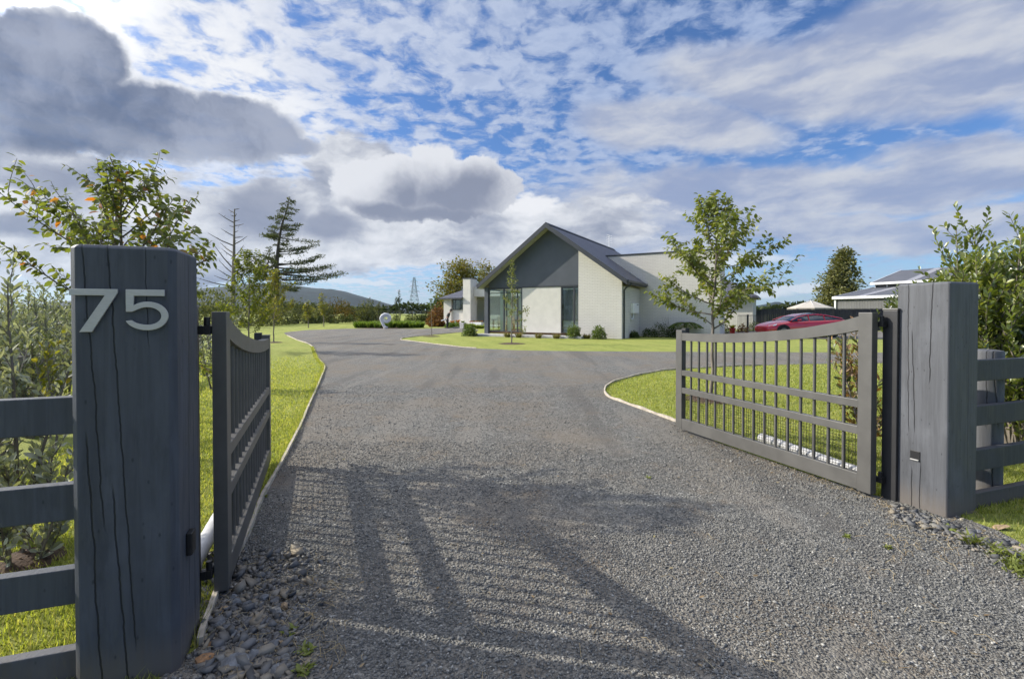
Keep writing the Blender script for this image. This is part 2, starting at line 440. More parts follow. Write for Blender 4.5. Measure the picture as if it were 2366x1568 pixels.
# ------------------------------------------------------------------ ground, drive, lawn
def grass_ground_mat():
    m, g, out = newmat('lawn_turf')
    co = g.n('ShaderNodeTexCoord').outputs['Object']
    n1 = g.noise(co, .38, 5, .65); n2 = g.noise(co, 5, 5, .65); n3 = g.noise(g.n('ShaderNodeMapping', _0=co, _3=(1, 1, 1)).outputs[0], 60, 4, .7)
    c = g.mix(g.ss(n2, .3, .7), (.18, .215, .048, 1), (.275, .31, .074, 1))
    c = g.mix(g.ss(n1, .35, .75, 0, .55), c, (.335, .335, .095, 1))
    c = g.mix(g.ss(n3, .48, .75, 0, .7), c, (.075, .10, .022, 1))
    c = g.mix(g.ss(g.noise(co, 1.3, 6, .72), .56, .70, 0, .45), c, (.115, .165, .035, 1))
    c = g.mix(g.ss(g.noise(co, .9, 6, .7), .60, .74, 0, .55), c, (.34, .27, .12, 1))
    mow = g.m('SINE', g.m('MULTIPLY', g.v('DOT_PRODUCT', co, (.96, .28, 0)), 5.2))
    c = g.mix(g.ss(mow, -.5, .5, 0, .14), c, (.38, .40, .11, 1))
    b = g.n('ShaderNodeBsdfPrincipled', Base_Color=c, Roughness=.85); b.inputs['Specular IOR Level'].default_value = .15
    bn = g.n('ShaderNodeBump', Height=g.m('ADD', n3, g.m('MULTIPLY', n2, .8))); bn.inputs['Strength'].default_value = .9; bn.inputs['Distance'].default_value = .03
    g.put(b.inputs['Normal'], bn.outputs[0]); g.put(out.inputs[0], b.outputs[0]); return m


def gravel_mat():
    m, g, out = newmat('gravel_chip')
    co = g.n('ShaderNodeTexCoord').outputs['Object']
    v1 = g.n('ShaderNodeTexVoronoi', _0=co); v1.inputs['Scale'].default_value = 85
    v2 = g.n('ShaderNodeTexVoronoi', _0=co); v2.inputs['Scale'].default_value = 170
    r1 = g.n('ShaderNodeSeparateColor', _0=v1.outputs['Color']).outputs[0]
    big = g.noise(co, .55, 5, .6); mid = g.noise(co, 2.2, 6, .65)
    c = g.ramp(r1, [(0, (.075, .075, .070)), (.45, (.150, .149, .137)), (.8, (.222, .219, .200)), (.97, (.29, .285, .255)), (1, (.5, .49, .46))])
    c = g.mix(g.ss(v2.outputs['Distance'], .15, .55, .0, .35), c, (.07, .068, .068, 1))
    v3 = g.n('ShaderNodeTexVoronoi', _0=co); v3.inputs['Scale'].default_value = 16
    cl = g.n('ShaderNodeSeparateColor', _0=v3.outputs['Color']).outputs[1]
    c = g.mix(g.ss(cl, .55, 1., 0, .45), c, (.085, .082, .075, 1)); c = g.mix(g.ss(cl, .25, .0, 0, .35), c, (.25, .24, .215, 1))
    c = g.mix(g.ss(big, .40, .62, 0, .75), c, g.mix(r1, (.115, .10, .082, 1), (.215, .185, .145, 1)))
    c = g.mix(g.ss(mid, .54, .72, 0, .6), c, (.17, .13, .09, 1))
    c = g.mix(g.ss(g.noise(co, 7, 6, .7), .60, .74, 0, .5), c, (.085, .08, .078, 1))
    trk = g.noise(g.n('ShaderNodeMapping', _0=co, _2=(0, 0, R(18)), _3=(1.5, .16, 1)).outputs[0], 1., 4, .55)
    c = g.mix(g.ss(trk, .52, .64, 0, .65), c, g.mix(r1, (.14, .13, .112, 1), (.23, .215, .19, 1)))
    c = g.mix(g.ss(trk, .45, .35, 0, .6), c, (.10, .095, .088, 1))
    b = g.n('ShaderNodeBsdfPrincipled', Base_Color=c, Roughness=.8); b.inputs['Specular IOR Level'].default_value = .25
    h = g.m('ADD', g.m('MULTIPLY', v1.outputs['Distance'], -1.), g.m('ADD', g.m('MULTIPLY', v2.outputs['Distance'], -.4), g.m('MULTIPLY', mid, 1.2)))
    bn = g.n('ShaderNodeBump', Height=h); bn.inputs['Strength'].default_value = .9; bn.inputs['Distance'].default_value = .012
    g.put(b.inputs['Normal'], bn.outputs[0]); g.put(out.inputs[0], b.outputs[0]); return m


TURF = grass_ground_mat(); GRAVEL = gravel_mat()


def make_ground():
    rows = [-60, -20, -5, 0, 3, 6, 10, 15, 20, 30, 40, 50] + list(range(55, 135, 5)) + [150, 200, 300, 500, 900, 1600, 3000, 4500]
    V = []; Fc = []
    cols = np.linspace(-1, 1, 41); cols = np.sign(cols) * np.abs(cols) ** 1.6
    for y in rows:
        w = 60 + max(y, 0) * 1.6
        for c in cols: V.append((c * w, y, gz(0, y)))
    k = len(cols)
    for i in range(len(rows) - 1):
        for j in range(k - 1): Fc.append((i * k + j, i * k + j + 1, (i + 1) * k + j + 1, (i + 1) * k + j))
    tag(np_mesh('ground', V, Fc, TURF), 'bright green mown lawn and paddock around the house', 'ground', kind='structure')


make_ground()
LEFT_EDGE = [(462, 1487), (497, 1384), (573, 1234), (608, 1149), (681, 1012), (718, 928), (746, 863), (749, 845), (733, 826), (717.8, 797), (685, 784.8), (659.2, 771.9), (662, 767), (708.4, 762.4)]
ISLAND = [(1104, 763.7), (989.5, 774.3), (940, 779.5), (927, 782.5), (929, 785.3), (966, 790), (1013, 795.6), (1083, 802.8), (1145, 806.5), (1200, 808.5), (1300, 810.5), (1560, 812), (1980, 814)]
LAWN_R = [(2150, 838), (1985, 839), (1760, 844), (1560, 853), (1480, 865.5), (1420, 881), (1398, 896), (1402, 914), (1440, 930), (1500, 950.5), (1563, 976)]


def smooth_path(pts, n=4):                                      # Catmull-Rom through ground points
    P2 = [Vector((p[0], p[1])) for p in pts]; out = []
    for i in range(len(P2) - 1):
        a, b, c, d = P2[max(i - 1, 0)], P2[i], P2[i + 1], P2[min(i + 2, len(P2) - 1)]
        for k in range(n):
            t = k / n
            out.append(.5 * ((2 * b) + (c - a) * t + (2 * a - 5 * b + 4 * c - d) * t * t + (3 * b - a - 3 * c + d) * t ** 3))
    return out + [P2[-1]]


le = smooth_path([P(*p) for p in LEFT_EDGE]); isl = smooth_path([P(*p) for p in ISLAND]); lr = smooth_path([P(*p) for p in LAWN_R])
GATE_R = Vector((2.61, 3.45)); GATE_L = Vector((-1.33, 2.25))
drive_poly = [(-1.2, -4), (-1.35, .4), (-1.32, 1.2), (-1.30, 1.75)] + [tuple(p) for p in le] + [tuple(P(*q))[:2] for q in ((802, 758.8), (977, 759.2), (1029, 757.0), (1060, 756.8), (1104, 761.0))] + \
    [tuple(p) for p in isl] + [(30, isl[-1].y - .1), (30, lr[0].y + .1)] + [tuple(p) for p in lr] + [(2.16, 4.95), (2.45, 4.1), (2.70, 3.50), (2.95, 3.22), (3.02, 2.95), (2.95, 2.5), (2.84, 2.1), (2.75, 1.5), (2.9, .3), (3.2, -4)]


def flat_poly(name, poly, z, mat, label, cat, kind='structure'):
    bm = bmesh.new(); vs = [bm.verts.new((p[0], p[1], z)) for p in poly]
    f = bm.faces.new(vs)
    if f.normal.z < 0 or (f.normal_update() or f.normal.z < 0): f.normal_flip()
    bmesh.ops.triangulate(bm, faces=[f], ngon_method='EAR_CLIP')
    me = bpy.data.meshes.new(name); bm.to_mesh(me); bm.free(); me.materials.append(mat)
    o = bpy.data.objects.new(name, me); COL.objects.link(o); return tag(o, label, cat, kind=kind)


flat_poly('driveway', drive_poly, .006, GRAVEL, 'dark grey loose gravel driveway curving to the house', 'driveway')


def in_poly(x, y, poly):
    x = np.asarray(x); y = np.asarray(y); ins = np.zeros(x.shape, bool); n = len(poly); j = n - 1
    for i in range(n):
        xi, yi = poly[i][0], poly[i][1]; xj, yj = poly[j][0], poly[j][1]
        c = ((yi > y) != (yj > y)) & (x < (xj - xi) * (y - yi) / (yj - yi + 1e-12) + xi); ins ^= c; j = i
    return ins


EDGE = M('weathered_edging', (.42, .37, .30), .8, var=.25, scale=9, bump=.3)


def edging(path, label):                                        # thin board on edge
    mb = MB(); n = len(path); L = []; Rr = []
    for i in range(n):
        t = (path[min(i + 1, n - 1)] - path[max(i - 1, 0)]).normalized(); q = Vector((-t.y, t.x)) * .011
        L.append(path[i] + q); Rr.append(path[i] - q)
    vs = []
    for i in range(n):
        h = .038 + .008 * math.sin(i * 1.7)
        vs += [(L[i].x, L[i].y, -.02), (L[i].x, L[i].y, h), (Rr[i].x, Rr[i].y, h), (Rr[i].x, Rr[i].y, -.02)]
    fs = []
    for i in range(n - 1):
        for k in range(4):
            fs.append((i * 4 + k, i * 4 + (k + 1) % 4, i * 4 + 4 + (k + 1) % 4, i * 4 + 4 + k))
    fs += [(0, 3, 2, 1), tuple((n - 1) * 4 + k for k in range(4))]
    tag(mb.add(vs, fs).build('lawn_edging', EDGE), label, 'edging', 'timber edging boards of the drive')


edging(le[:44], 'long pale timber edging board along the left side of the drive')
edging(lr[8:], 'pale timber edging board round the tip of the lawn behind the right gate')
edging(isl[2:30], 'pale timber edging board along the front of the lawn before the house')

# grass blades near the camera and gravel stones
MOWN = leafmat('mown_grass', [(.17, .205, .055), (.28, .325, .08), (.36, .40, .105), (.46, .43, .19), (.23, .275, .065), (.12, .155, .04)], .5, .02)


def make_grass():
    rng = np.random.default_rng(5); pts = []
    for (x0, x1, y0, y1, n) in ((-4.5, -.6, 1.1, 6, 105000), (-14, -.9, 6, 15.5, 150000), (1.6, 12, 3.2, 15, 170000), (2.6, 6.5, .8, 4.6, 40000), (-3.2, -1.3, .6, 2.2, 14000)):
        x = rng.uniform(x0, x1, n); y = y0 + (y1 - y0) * rng.uniform(0, 1, n) ** 1.4
        ok = ~in_poly(x, y, drive_poly) & (np.abs(x) < 1.13 * y + .2) & (rng.random(n) < np.clip((15.5 - y) / 7, 0, 1)); pts.append(np.stack([x[ok], y[ok]], 1))
    for path, sgn in ((le, 1), (lr, -1)):                        # ragged longer grass against the edging
        for i in range(len(path) - 1):
            d_ = path[i + 1] - path[i]; L = d_.length
            if path[i].y > 18 or L < 1e-4: continue
            m_ = int(L * 420); t_ = rng.random(m_); o_ = np.abs(rng.normal(0, .03, m_)) + .005; nx, ny = -d_.y / L * sgn, d_.x / L * sgn
            q_ = np.stack([path[i].x + d_.x * t_ + nx * o_, path[i].y + d_.y * t_ + ny * o_], 1); pts.append(q_[~in_poly(q_[:, 0], q_[:, 1], drive_poly)])
    p = np.concatenate(pts); n = len(p); n0 = sum(len(q) for q in pts[:5])
    h = (.018 + .02 * rng.random(n)) * (1 + .006 * p[:, 1]) * np.where(rng.random(n) < .03, 1.8, 1) * np.where(np.arange(n) >= n0, 1.7, 1)
    a = rng.uniform(0, 2 * np.pi, n); lean = rng.uniform(.2, 1.1, n)
    w = .0022 + .00045 * p[:, 1]
    V = np.zeros((n, 3, 3)); dx, dy = np.cos(a), np.sin(a)
    V[:, 0, 0] = p[:, 0] - dy * w; V[:, 0, 1] = p[:, 1] + dx * w; V[:, 1, 0] = p[:, 0] + dy * w; V[:, 1, 1] = p[:, 1] - dx * w
    V[:, 2, 0] = p[:, 0] + dx * h * lean; V[:, 2, 1] = p[:, 1] + dy * h * lean; V[:, 2, 2] = h
    tag(np_mesh('grass', V.reshape(-1, 3), np.arange(3 * n).reshape(-1, 3), MOWN), 'short mown grass blades of the lawns inside the gates', 'grass', kind='stuff')


make_grass()
STONE = leafmat('gravel_stone', [(.068, .069, .068), (.112, .113, .110), (.15, .15, .143), (.19, .188, .176), (.13, .13, .126), (.23, .226, .208), (.10, .10, .098), (.38, .37, .34)], 0., .03, .6)
OCT = np.array([(1, 0, 0), (0, 1, 0), (-1, 0, 0), (0, -1, 0), (0, 0, 1), (0, 0, -1)], float)
OCF = np.array([(0, 1, 4), (1, 2, 4), (2, 3, 4), (3, 0, 4), (1, 0, 5), (2, 1, 5), (3, 2, 5), (0, 3, 5)])


CUBE = np.array([(-.7, -.7, -.7), (.7, -.7, -.7), (.7, .7, -.7), (-.7, .7, -.7), (-.7, -.7, .7), (.7, -.7, .7), (.7, .7, .7), (-.7, .7, .7)])
CUF = np.array([(0, 2, 1), (0, 3, 2), (4, 5, 6), (4, 6, 7), (0, 1, 5), (0, 5, 4), (1, 2, 6), (1, 6, 5), (2, 3, 7), (2, 7, 6), (3, 0, 4), (3, 4, 7)])


def stones(name, x, y, z, size, mat, rng, flat=.6, B=OCT, BF=OCF):
    n = len(x); k = len(B)
    V = B[None] * (1 + rng.uniform(-.4, .5, (n, k, 1))) + rng.normal(0, .26, (n, k, 3))
    V = V * np.stack([np.ones(n), rng.uniform(.55, .95, n), rng.uniform(flat * .6, flat * 1.2, n)], 1)[:, None, :] * np.asarray(size)[:, None, None]
    a = rng.uniform(0, 6.28, n); c, s = np.cos(a)[:, None], np.sin(a)[:, None]
    tl = rng.normal(0, .35, n)[:, None]
    X = V[..., 0] * c - V[..., 1] * s; Y = V[..., 0] * s + V[..., 1] * c; Z = V[..., 2] + X * np.sin(tl)
    V = np.stack([X + x[:, None], Y + y[:, None], Z + z[:, None]], 2)
    return np_mesh(name, V.reshape(-1, 3), (BF[None] + (np.arange(n) * k)[:, None, None]).reshape(-1, 3), mat)


def make_gravel():
    rng = np.random.default_rng(8); X = []; Y = []
    for y0, y1, n in ((.9, 1.9, 42000), (1.9, 3., 52000), (3., 5., 56000), (5, 9, 34000)):
        y = rng.uniform(y0, y1, n); x = rng.uniform(-1.1, 1.1, n) * (y + .15); ok = in_poly(x, y, drive_poly); X.append(x[ok]); Y.append(y[ok])
    x = np.concatenate(X); y = np.concatenate(Y)
    s = rng.uniform(.0028, .0068, len(x)) * (1 + .07 * y) * np.where(rng.random(len(x)) < .02, 1.7, 1)
    keep = np.array([mnoise.noise((a * 1.1, b * 1.1, 3.3)) for a, b in zip(x, y)]) > -.30 + rng.normal(0, .12, len(x))
    x, y, s = x[keep], y[keep], s[keep]
    tag(stones('gravel', x, y, .006 + s * .25, s, STONE, rng), 'loose grey stone chips scattered over the near driveway', 'gravel', kind='stuff')


make_gravel()

# ------------------------------------------------------------------ far land
HILLM = M('wooded_hill', (.010, .020, .022), .95, var=.35, scale=.012, bump=0)


def ridge(name, prof, Y, depth, label):                         # prof: (px, py) skyline
    xs = []; zs = []
    for (a, b), (c, d) in zip(prof[:-1], prof[1:]):
        n = max(int(abs(c - a) / 6), 1)
        for k in range(n):
            q = A(a + (c - a) * k / n, b + (d - b) * k / n, Y); xs.append(q.x); zs.append(q.z)
    q = A(*prof[-1], Y); xs.append(q.x); zs.append(q.z)
    rows = 16; V = []; Fc = []; k = len(xs)
    for i in range(rows):
        u = i / (rows - 1)                                      # 0 front foot .. 1 back foot, crest in between
        f = math.sin(min(u / .55, 1) * math.pi / 2) ** 1.15 if u < .55 else math.cos((u - .55) / .45 * math.pi / 2)
        for x, z in zip(xs, zs):
            yy = Y - depth * .55 + depth * u
            h = 1 + (z - 1) * f
            h += 7 * mnoise.fractal((x * .006, yy * .006, 2), 1., 2., 5) * (f if f < .98 else .45)
            V.append((x * yy / Y, yy, max(h, 0)))
    for i in range(rows - 1):
        for j in range(k - 1): Fc.append((i * k + j, i * k + j + 1, (i + 1) * k + j + 1, (i + 1) * k + j))
    tag(np_mesh(name, V, Fc, HILLM, smooth=True), label, 'hill', kind='structure')


ridge('hill', [(60, 708), (200, 690), (330, 668), (430, 672), (490, 664), (560, 658), (640, 655), (700, 664), (765, 669), (800, 675), (850, 690), (900, 703), (960, 715), (1010, 721), (1060, 725)], 2600, 1500, 'long dark wooded hill on the left skyline')
ridge('hill', [(1690, 716), (1740, 707), (1766, 703), (1782, 699), (1790, 697), (1800, 698), (1815, 704), (1830, 708), (1900, 712), (2000, 722)], 3200, 1200, 'low far hill with a small knob right of the house')
TREELINE = leafmat('far_treeline_leaf', [(.018, .028, .010), (.035, .05, .016), (.05, .065, .02), (.03, .042, .014)], .25, .03)


def treeline(x0, x1, Y, h0, h1, n, seed, label):
    rng = np.random.default_rng(seed); x = rng.uniform(x0, x1, n)
    top = np.array([h0 + (h1 - h0) * (.5 + .5 * mnoise.fractal((a * .03, seed, 0), 1., 2., 4)) for a in x])
    u = rng.random(n) ** .7; z = gz(0, Y) + top * u; y = Y + rng.uniform(-6, 6, n)
    d = rng.normal(0, 1, (n, 3)); d[:, 2] = d[:, 2] * .5 + .3
    s = .012 * Y * rng.uniform(.5, 1.1, n)
    tag(leaves('far_trees', np.stack([x, y, z], 1), d, s, SIMPLE, TREELINE, None, rng, 1.), label, 'trees', kind='stuff')


treeline(-260, 40, 260, 2, 6, 5200, 3, 'dark far belt of trees below the hill on the left')
treeline(-30, 160, 330, 2, 5.5, 3000, 4, 'far belt of trees behind the pylon and the house')
treeline(95, 330, 300, 3, 8, 3400, 6, 'far olive belt of trees beyond the dark paling fence')

# ------------------------------------------------------------------ house
C0 = Vector((5.88, 25.5, 0)); UH = Vector((.872, -.49, 0)); NH = Vector((.49, .872, 0))
HROT = math.atan2(-.49, .872)


def HP(x, y, z=0): return C0 + UH * x + NH * y + Vector((0, 0, z))


def brick_mat(name, c1, c2, mortar):
    m, g, out = newmat(name)
    s = g.n('ShaderNodeSeparateXYZ', _0=g.n('ShaderNodeTexCoord').outputs['Object']); X, Y, Z = s.outputs
    v = g.n('ShaderNodeCombineXYZ', _0=g.m('ADD', X, Y), _1=Z, _2=0.).outputs[0]
    b = g.n('ShaderNodeTexBrick', _0=v, Color1=c1, Color2=c2, Mortar=mortar); b.inputs['Scale'].default_value = 1
    b.inputs['Brick Width'].default_value = .30; b.inputs['Row Height'].default_value = .086; b.inputs['Mortar Size'].default_value = .010; b.inputs['Bias'].default_value = -.1
    c = g.mix(g.ss(g.noise(v, 1.3, 5, .6), .3, .75, 0, .22), b.outputs[0], tuple(k * .75 for k in c1[:3]))
    p = g.n('ShaderNodeBsdfPrincipled', Base_Color=c, Roughness=.85); p.inputs['Specular IOR Level'].default_value = .2
    bn = g.n('ShaderNodeBump', Height=b.outputs[1]); bn.invert = True; bn.inputs['Strength'].default_value = .7; bn.inputs['Distance'].default_value = .012
    g.put(p.inputs['Normal'], bn.outputs[0]); g.put(out.inputs[0], p.outputs[0]); return m


def glass_mat(name, tint=(.90, .94, .93), refl=.35):
    m, g, out = newmat(name)
    t = g.n('ShaderNodeBsdfTransparent', Color=tint + (1,)); gl = g.n('ShaderNodeBsdfGlossy', Color=(.9, .97, .97, 1), Roughness=.02)
    f = g.n('ShaderNodeLayerWeight'); f.inputs[0].default_value = .35
    x = g.n('ShaderNodeMixShader', _0=g.m('ADD', g.m('MULTIPLY', f.outputs[0], refl), .03), _1=t.outputs[0], _2=gl.outputs[0])
    g.put(out.inputs[0], x.outputs[0]); return m


def roof_mat(name, col, ax=0, pitch=.2):                        # long-run metal with ribs
    m, g, out = newmat(name)
    co = g.n('ShaderNodeTexCoord').outputs['Object']; s = g.n('ShaderNodeSeparateXYZ', _0=co)
    w = g.m('FRACT', g.m('DIVIDE', s.outputs[ax], pitch)); rib = g.ss(g.m('ABSOLUTE', g.m('SUBTRACT', w, .5)), .06, .16, 1., 0.)
    c = g.mix(g.ss(g.noise(co, .6, 4), .3, .7), tuple(k * .9 for k in col), tuple(k * 1.1 for k in col))
    c = g.mix(g.m('MULTIPLY', rib, .25), c, tuple(k * 1.5 for k in col))
    p = g.n('ShaderNodeBsdfPrincipled', Base_Color=c, Roughness=.5); p.inputs['Specular IOR Level'].default_value = .4
    bn = g.n('ShaderNodeBump', Height=rib); bn.inputs['Strength'].default_value = .6; bn.inputs['Distance'].default_value = .03
    g.put(p.inputs['Normal'], bn.outputs[0]); g.put(out.inputs[0], p.outputs[0]); return m


BRICK = brick_mat('cream_brick', (.66, .63, .585, 1), (.62, .59, .545, 1), (.53, .50, .46, 1))
PLASTER = M('cream_plaster', (.62, .59, .535), .8, var=.05, scale=2)
CLAD = M('charcoal_cladding', (.075, .083, .10), .55, var=.08, scale=1.2)
TRIM = M('charcoal_trim', (.045, .048, .056), .45, var=.08, scale=2)
SOFFIT = M('soffit_board', (.34, .34, .29), .7, var=.06, scale=3)
ROOF = roof_mat('charcoal_roof', (.062, .064, .082), 1, .4)
ROOFX = roof_mat('charcoal_roof_wing', (.062, .064, .082), 0, .4)
GLASS = glass_mat('window_glass')
CONC = M('concrete', (.42, .41, .40), .85, var=.12, scale=5, bump=.2)
INNER = M('room_lining', (.7, .67, .6), .8, var=.05)
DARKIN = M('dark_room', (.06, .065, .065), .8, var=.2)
WOOD = M('warm_wood', (.32, .17, .085), .5, var=.25, scale=8, stretch=(1, 8, 8))
BLIND = M('white_blind', (.72, .72, .70), .6, var=.04)
CURT = M('pale_curtain', (.62, .64, .52), .8, var=.1, scale=30, stretch=(6, 1, .05))
METW = M('white_metal', (.75, .75, .75), .45, var=.04)
GREYP = M('grey_paint', (.62, .63, .64), .5, var=.04)
RED = M('red_glaze', (.45, .022, .018), .3, var=.1, coat=.5)


def make_house():
    h = thing('house', 'cream brick house with steep charcoal gable roof behind the island lawn', 'house', C0, HROT)
    rz = lambda x: 3.13 + (.4 - x) * .725 if x > -4.25 else 3.13 + (x + 8.9) * .725   # top of roof
    u = .24
    # walls
    b = MB().prism([(-2.475, 0, 0), (0, 0, 0), (0, 0, rz(0) - u), (-2.475, 0, rz(-2.475) - u)], (0, .2, 0)); b.build('brick_wall', BRICK, h, bevel=.006)
    MB().box(-.2, 0, .2, 3.74, 0, 2.84).build('brick_wall', BRICK, h)
    MB().prism([(-8.42, .03, 2.98), (-2.478, .03, 2.98), (-2.478, .03, rz(-2.478) - u), (-4.25, .03, rz(-4.25) - u), (-8.42, .03, rz(-8.42) - u)], (0, .15, 0)).build('gable_cladding', CLAD, h)
    bt = MB()
    for k in range(1, 14):
        x = -8.42 + k * .424
        if x < -2.55: bt.box(x - .008, x + .008, .022, .03, 2.99, rz(x) - u - .01)
    MB().box(-6.07, -3.56, .05, .2, .25, 2.97).build('plaster_panel', PLASTER, h, bevel=.01)
    MB().box(-8.72, -8.44, -.02, .2, .1, 3.0).build('corner_column', CLAD, h, bevel=.01)
    MB().box(-8.44, -2.5, .02, .2, 2.90, 2.975).build('head_beam', TRIM, h)
    # tall slit window with blind
    w = MB(); x0, x1 = -3.54, -2.49
    w.box(x0, x0 + .05, .04, .12, .25, 2.9); w.box(x1 - .03, x1, .04, .12, .25, 2.9); w.box(x0, x1, .042, .118, .25, .31); w.box(x0, x1, .042, .118, 2.84, 2.9)
    w.box(-2.80, -2.71, .041, .119, .31, 2.84); w.box(x0 + .05, -2.8, .045, .115, .56, .60)
    wo = w.build('window', TRIM, h, bevel=.004)
    MB().box(x0 + .05, x1 - .03, .075, .081, .31, 2.84).build('pane', GLASS, wo)
    bl = MB()
    for k in range(38):
        z = 2.72 - k * .05
        bl.add([(x0 + .09, .20, z), (x1 - .06, .20, z), (x1 - .06, .235, z + .018), (x0 + .09, .235, z + .018)], [(0, 1, 2, 3)])
    bl.box(x0 + .07, x1 - .04, .19, .25, 2.74, 2.8); bl.build('venetian_blind', BLIND, wo)
    MB().box(x0 + .06, x1 - .05, .24, .26, .3, .95).build('frosted_panel', GREYP, wo)
    # glazed corner room
    w = MB()
    for a, bb in ((-8.44, -8.38), (-7.38, -7.30), (-6.44, -6.37), (-6.13, -6.075)): w.box(a, bb, .04, .12, .25, 2.9)
    w.box(-8.38, -6.13, .045, .115, .25, .31); w.box(-8.38, -6.13, .045, .115, 2.6, 2.65); w.box(-8.38, -6.13, .045, .115, 2.86, 2.9)
    wo = w.build('window', TRIM, h, bevel=.004); MB().box(-8.38, -6.13, .075, .081, .31, 2.86).build('pane', GLASS, wo)
    w = MB(); w.box(-8.66, -8.58, 5.7, 5.8, .25, 2.9); w.box(-8.66, -8.58, 2.6, 2.68, .31, 2.82); w.box(-8.66, -8.58, .2, 5.7, .25, .31); w.box(-8.66, -8.58, .2, 5.7, 2.82, 2.9)
    wo = w.build('window', TRIM, h); MB().box(-8.625, -8.619, .2, 5.7, .31, 2.82).build('pane', GLASS, wo)
    MB().box(-8.7, -8.5, 5.8, 12, 0, 2.9).build('side_wall', PLASTER, h)
    MB().box(-8.5, -.2, .2, 12, .15, .25).build('floor', WOOD, h)
    MB().box(-8.5, -.2, .2, 12, 2.9, 2.96).build('ceiling', INNER, h)
    MB().box(-6.05, -5.95, .2, 6, .25, 2.9).build('inner_wall', INNER, h); MB().box(-8.5, -6.05, 6, 6.1, .25, 2.9).build('inner_wall', INNER, h)
    MB().box(-3.6, -2.4, 1.2, 1.3, .25, 2.9).build('inner_wall', DARKIN, h); MB().box(-3.7, -3.6, .2, 1.2, .25, 2.9).build('inner_wall', DARKIN, h)
    for cx in (-7.62, -7.12, -6.25):
        c = MB(); pts = [(cx - .14 + k * .035, .32 + .03 * (k % 2), 0) for k in range(9)]
        for p, q in zip(pts[:-1], pts[1:]): c.add([(p[0], p[1], .3), (q[0], q[1], .3), (q[0], q[1], 2.8), (p[0], p[1], 2.8)], [(0, 1, 2, 3)])
        c.build('curtain', CURT, h)
    # roof: two slabs, hipped at the back
    ye, re = 16.2, 12.05
    T = .22

    def slope(x0, sgn, name):
        z0, z1 = 3.13, rz(-4.25)
        top = [(x0, -.5, z0), (-4.25, -.5, z1), (-4.25, re, z1), (x0, ye, z0)]
        if sgn > 0: top = top[::-1]
        vs = top + [(p[0], p[1], p[2] - T) for p in top]
        return MB().add(vs, [(3, 2, 1, 0), (4, 5, 6, 7)] + [(i, (i + 1) % 4, (i + 1) % 4 + 4, i + 4) for i in range(4)])
    slope(.4, 1, 0).build('roof', ROOF, h); slope(-8.9, -1, 0).build('roof', ROOF, h)
    z1 = rz(-4.25)
    MB().add([(.4, ye, 3.13), (-4.25, re, z1), (-8.9, ye, 3.13), (.4, ye, 2.9), (-8.9, ye, 2.9)], [(0, 1, 2), (0, 2, 4, 3)]).build('roof', ROOFX, h)
    # barge boards, ridge cap, soffit, gutter, downpipe
    for x0, s in ((.42, 1), (-8.92, -1)):
        a = (x0, -.53, 3.13 + .015); c = (-4.25, -.53, z1 + .03)
        MB().prism([a, c, (c[0], c[1], c[2] - .29), (a[0], a[1], a[2] - .27)], (0, -.035, 0)).build('barge_board', TRIM, h)
        a = (x0 - s * .02, -.5, 3.13 - T - .012); c = (-4.25, -.5, z1 - T - .012)
        MB().add([a, c, (c[0], .03, c[2]), (a[0], .03, a[2])], [(0, 1, 2, 3)]).build('soffit', SOFFIT, h)
    MB().prism([(-4.45, -.54, z1 - .09), (-4.05, -.54, z1 - .09), (-4.25, -.54, z1 + .06)], (0, re + .6, 0)).build('ridge_cap', TRIM, h)
    MB().box(.38, .50, -.5, 3.7, 3.0, 3.14).build('gutter', TRIM, h, bevel=.015); MB().box(-9.0, -8.88, -.5, 16, 3.0, 3.14).build('gutter', TRIM, h, bevel=.015)
    MB().tube([(.42, .25, 3.0), (.42, .25, 2.93), (.12, .25, 2.72), (.06, .25, 2.6), (.06, .25, .02)], .042, 10).build('downpipe', TRIM, h, smooth=True)
    # parapet wing on the right
    MB().box(-2.4, 4.46, 3.74, 3.94, 0, 4.92).build('brick_wall', BRICK, h); MB().box(4.26, 4.46, 3.94, 6.4, 0, 4.92).build('brick_wall', BRICK, h)
    MB().box(-2.42, 4.50, 3.70, 3.98, 4.92, 5.0).build('parapet_cap', TRIM, h, bevel=.01); MB().box(4.22, 4.50, 3.98, 6.4, 4.92, 5.0).build('parapet_cap', TRIM, h)
    MB().box(-1.5, 4.26, 6.2, 6.4, 0, 4.92).build('brick_wall', BRICK, h); MB().box(-1.5, 4.26, 3.94, 6.2, 4.5, 4.6).build('flat_roof', ROOFX, h)
    # garage block behind
    MB().box(1.5, 5.4, 19.6, 26, 0, 2.85).build('brick_wall', BRICK, h)
    v = [(.9, 19, 2.85), (5.8, 19, 2.85), (5.8, 26.5, 2.85), (.9, 26.5, 2.85), (3.3, 21.6, 4.4), (3.3, 24, 4.4)]
    MB().add(v + [(p[0], p[1], p[2] - .16) for p in v[:4]], [(0, 1, 4), (1, 2, 5, 4), (2, 3, 5), (3, 0, 4, 5), (6, 7, 1, 0), (7, 8, 2, 1), (8, 9, 3, 2), (9, 6, 0, 3), (9, 8, 7, 6)]).build('roof', ROOFX, h)
    # meter box on the side wall
    mb = MB().box(0, .16, 1.65, 2.95, 1.38, 1.96).build('meter_box', METW, h, bevel=.02)
    MB().box(.16, .166, 2.45, 2.8, 1.86, 1.9).build('vent', DARKIN, mb)
    MB().tube([(.08, 1.95, 1.38), (.08, 1.95, 1.1), (.06, 1.75, 1.05), (.02, 1.7, 1.05)], .05, 8).build('pipe', GREYP, mb, smooth=True)
    # aerial
    ar = MB().tube([(-4.25, 11, z1 - .1), (-4.25, 11, z1 + .95)], .02, 6)
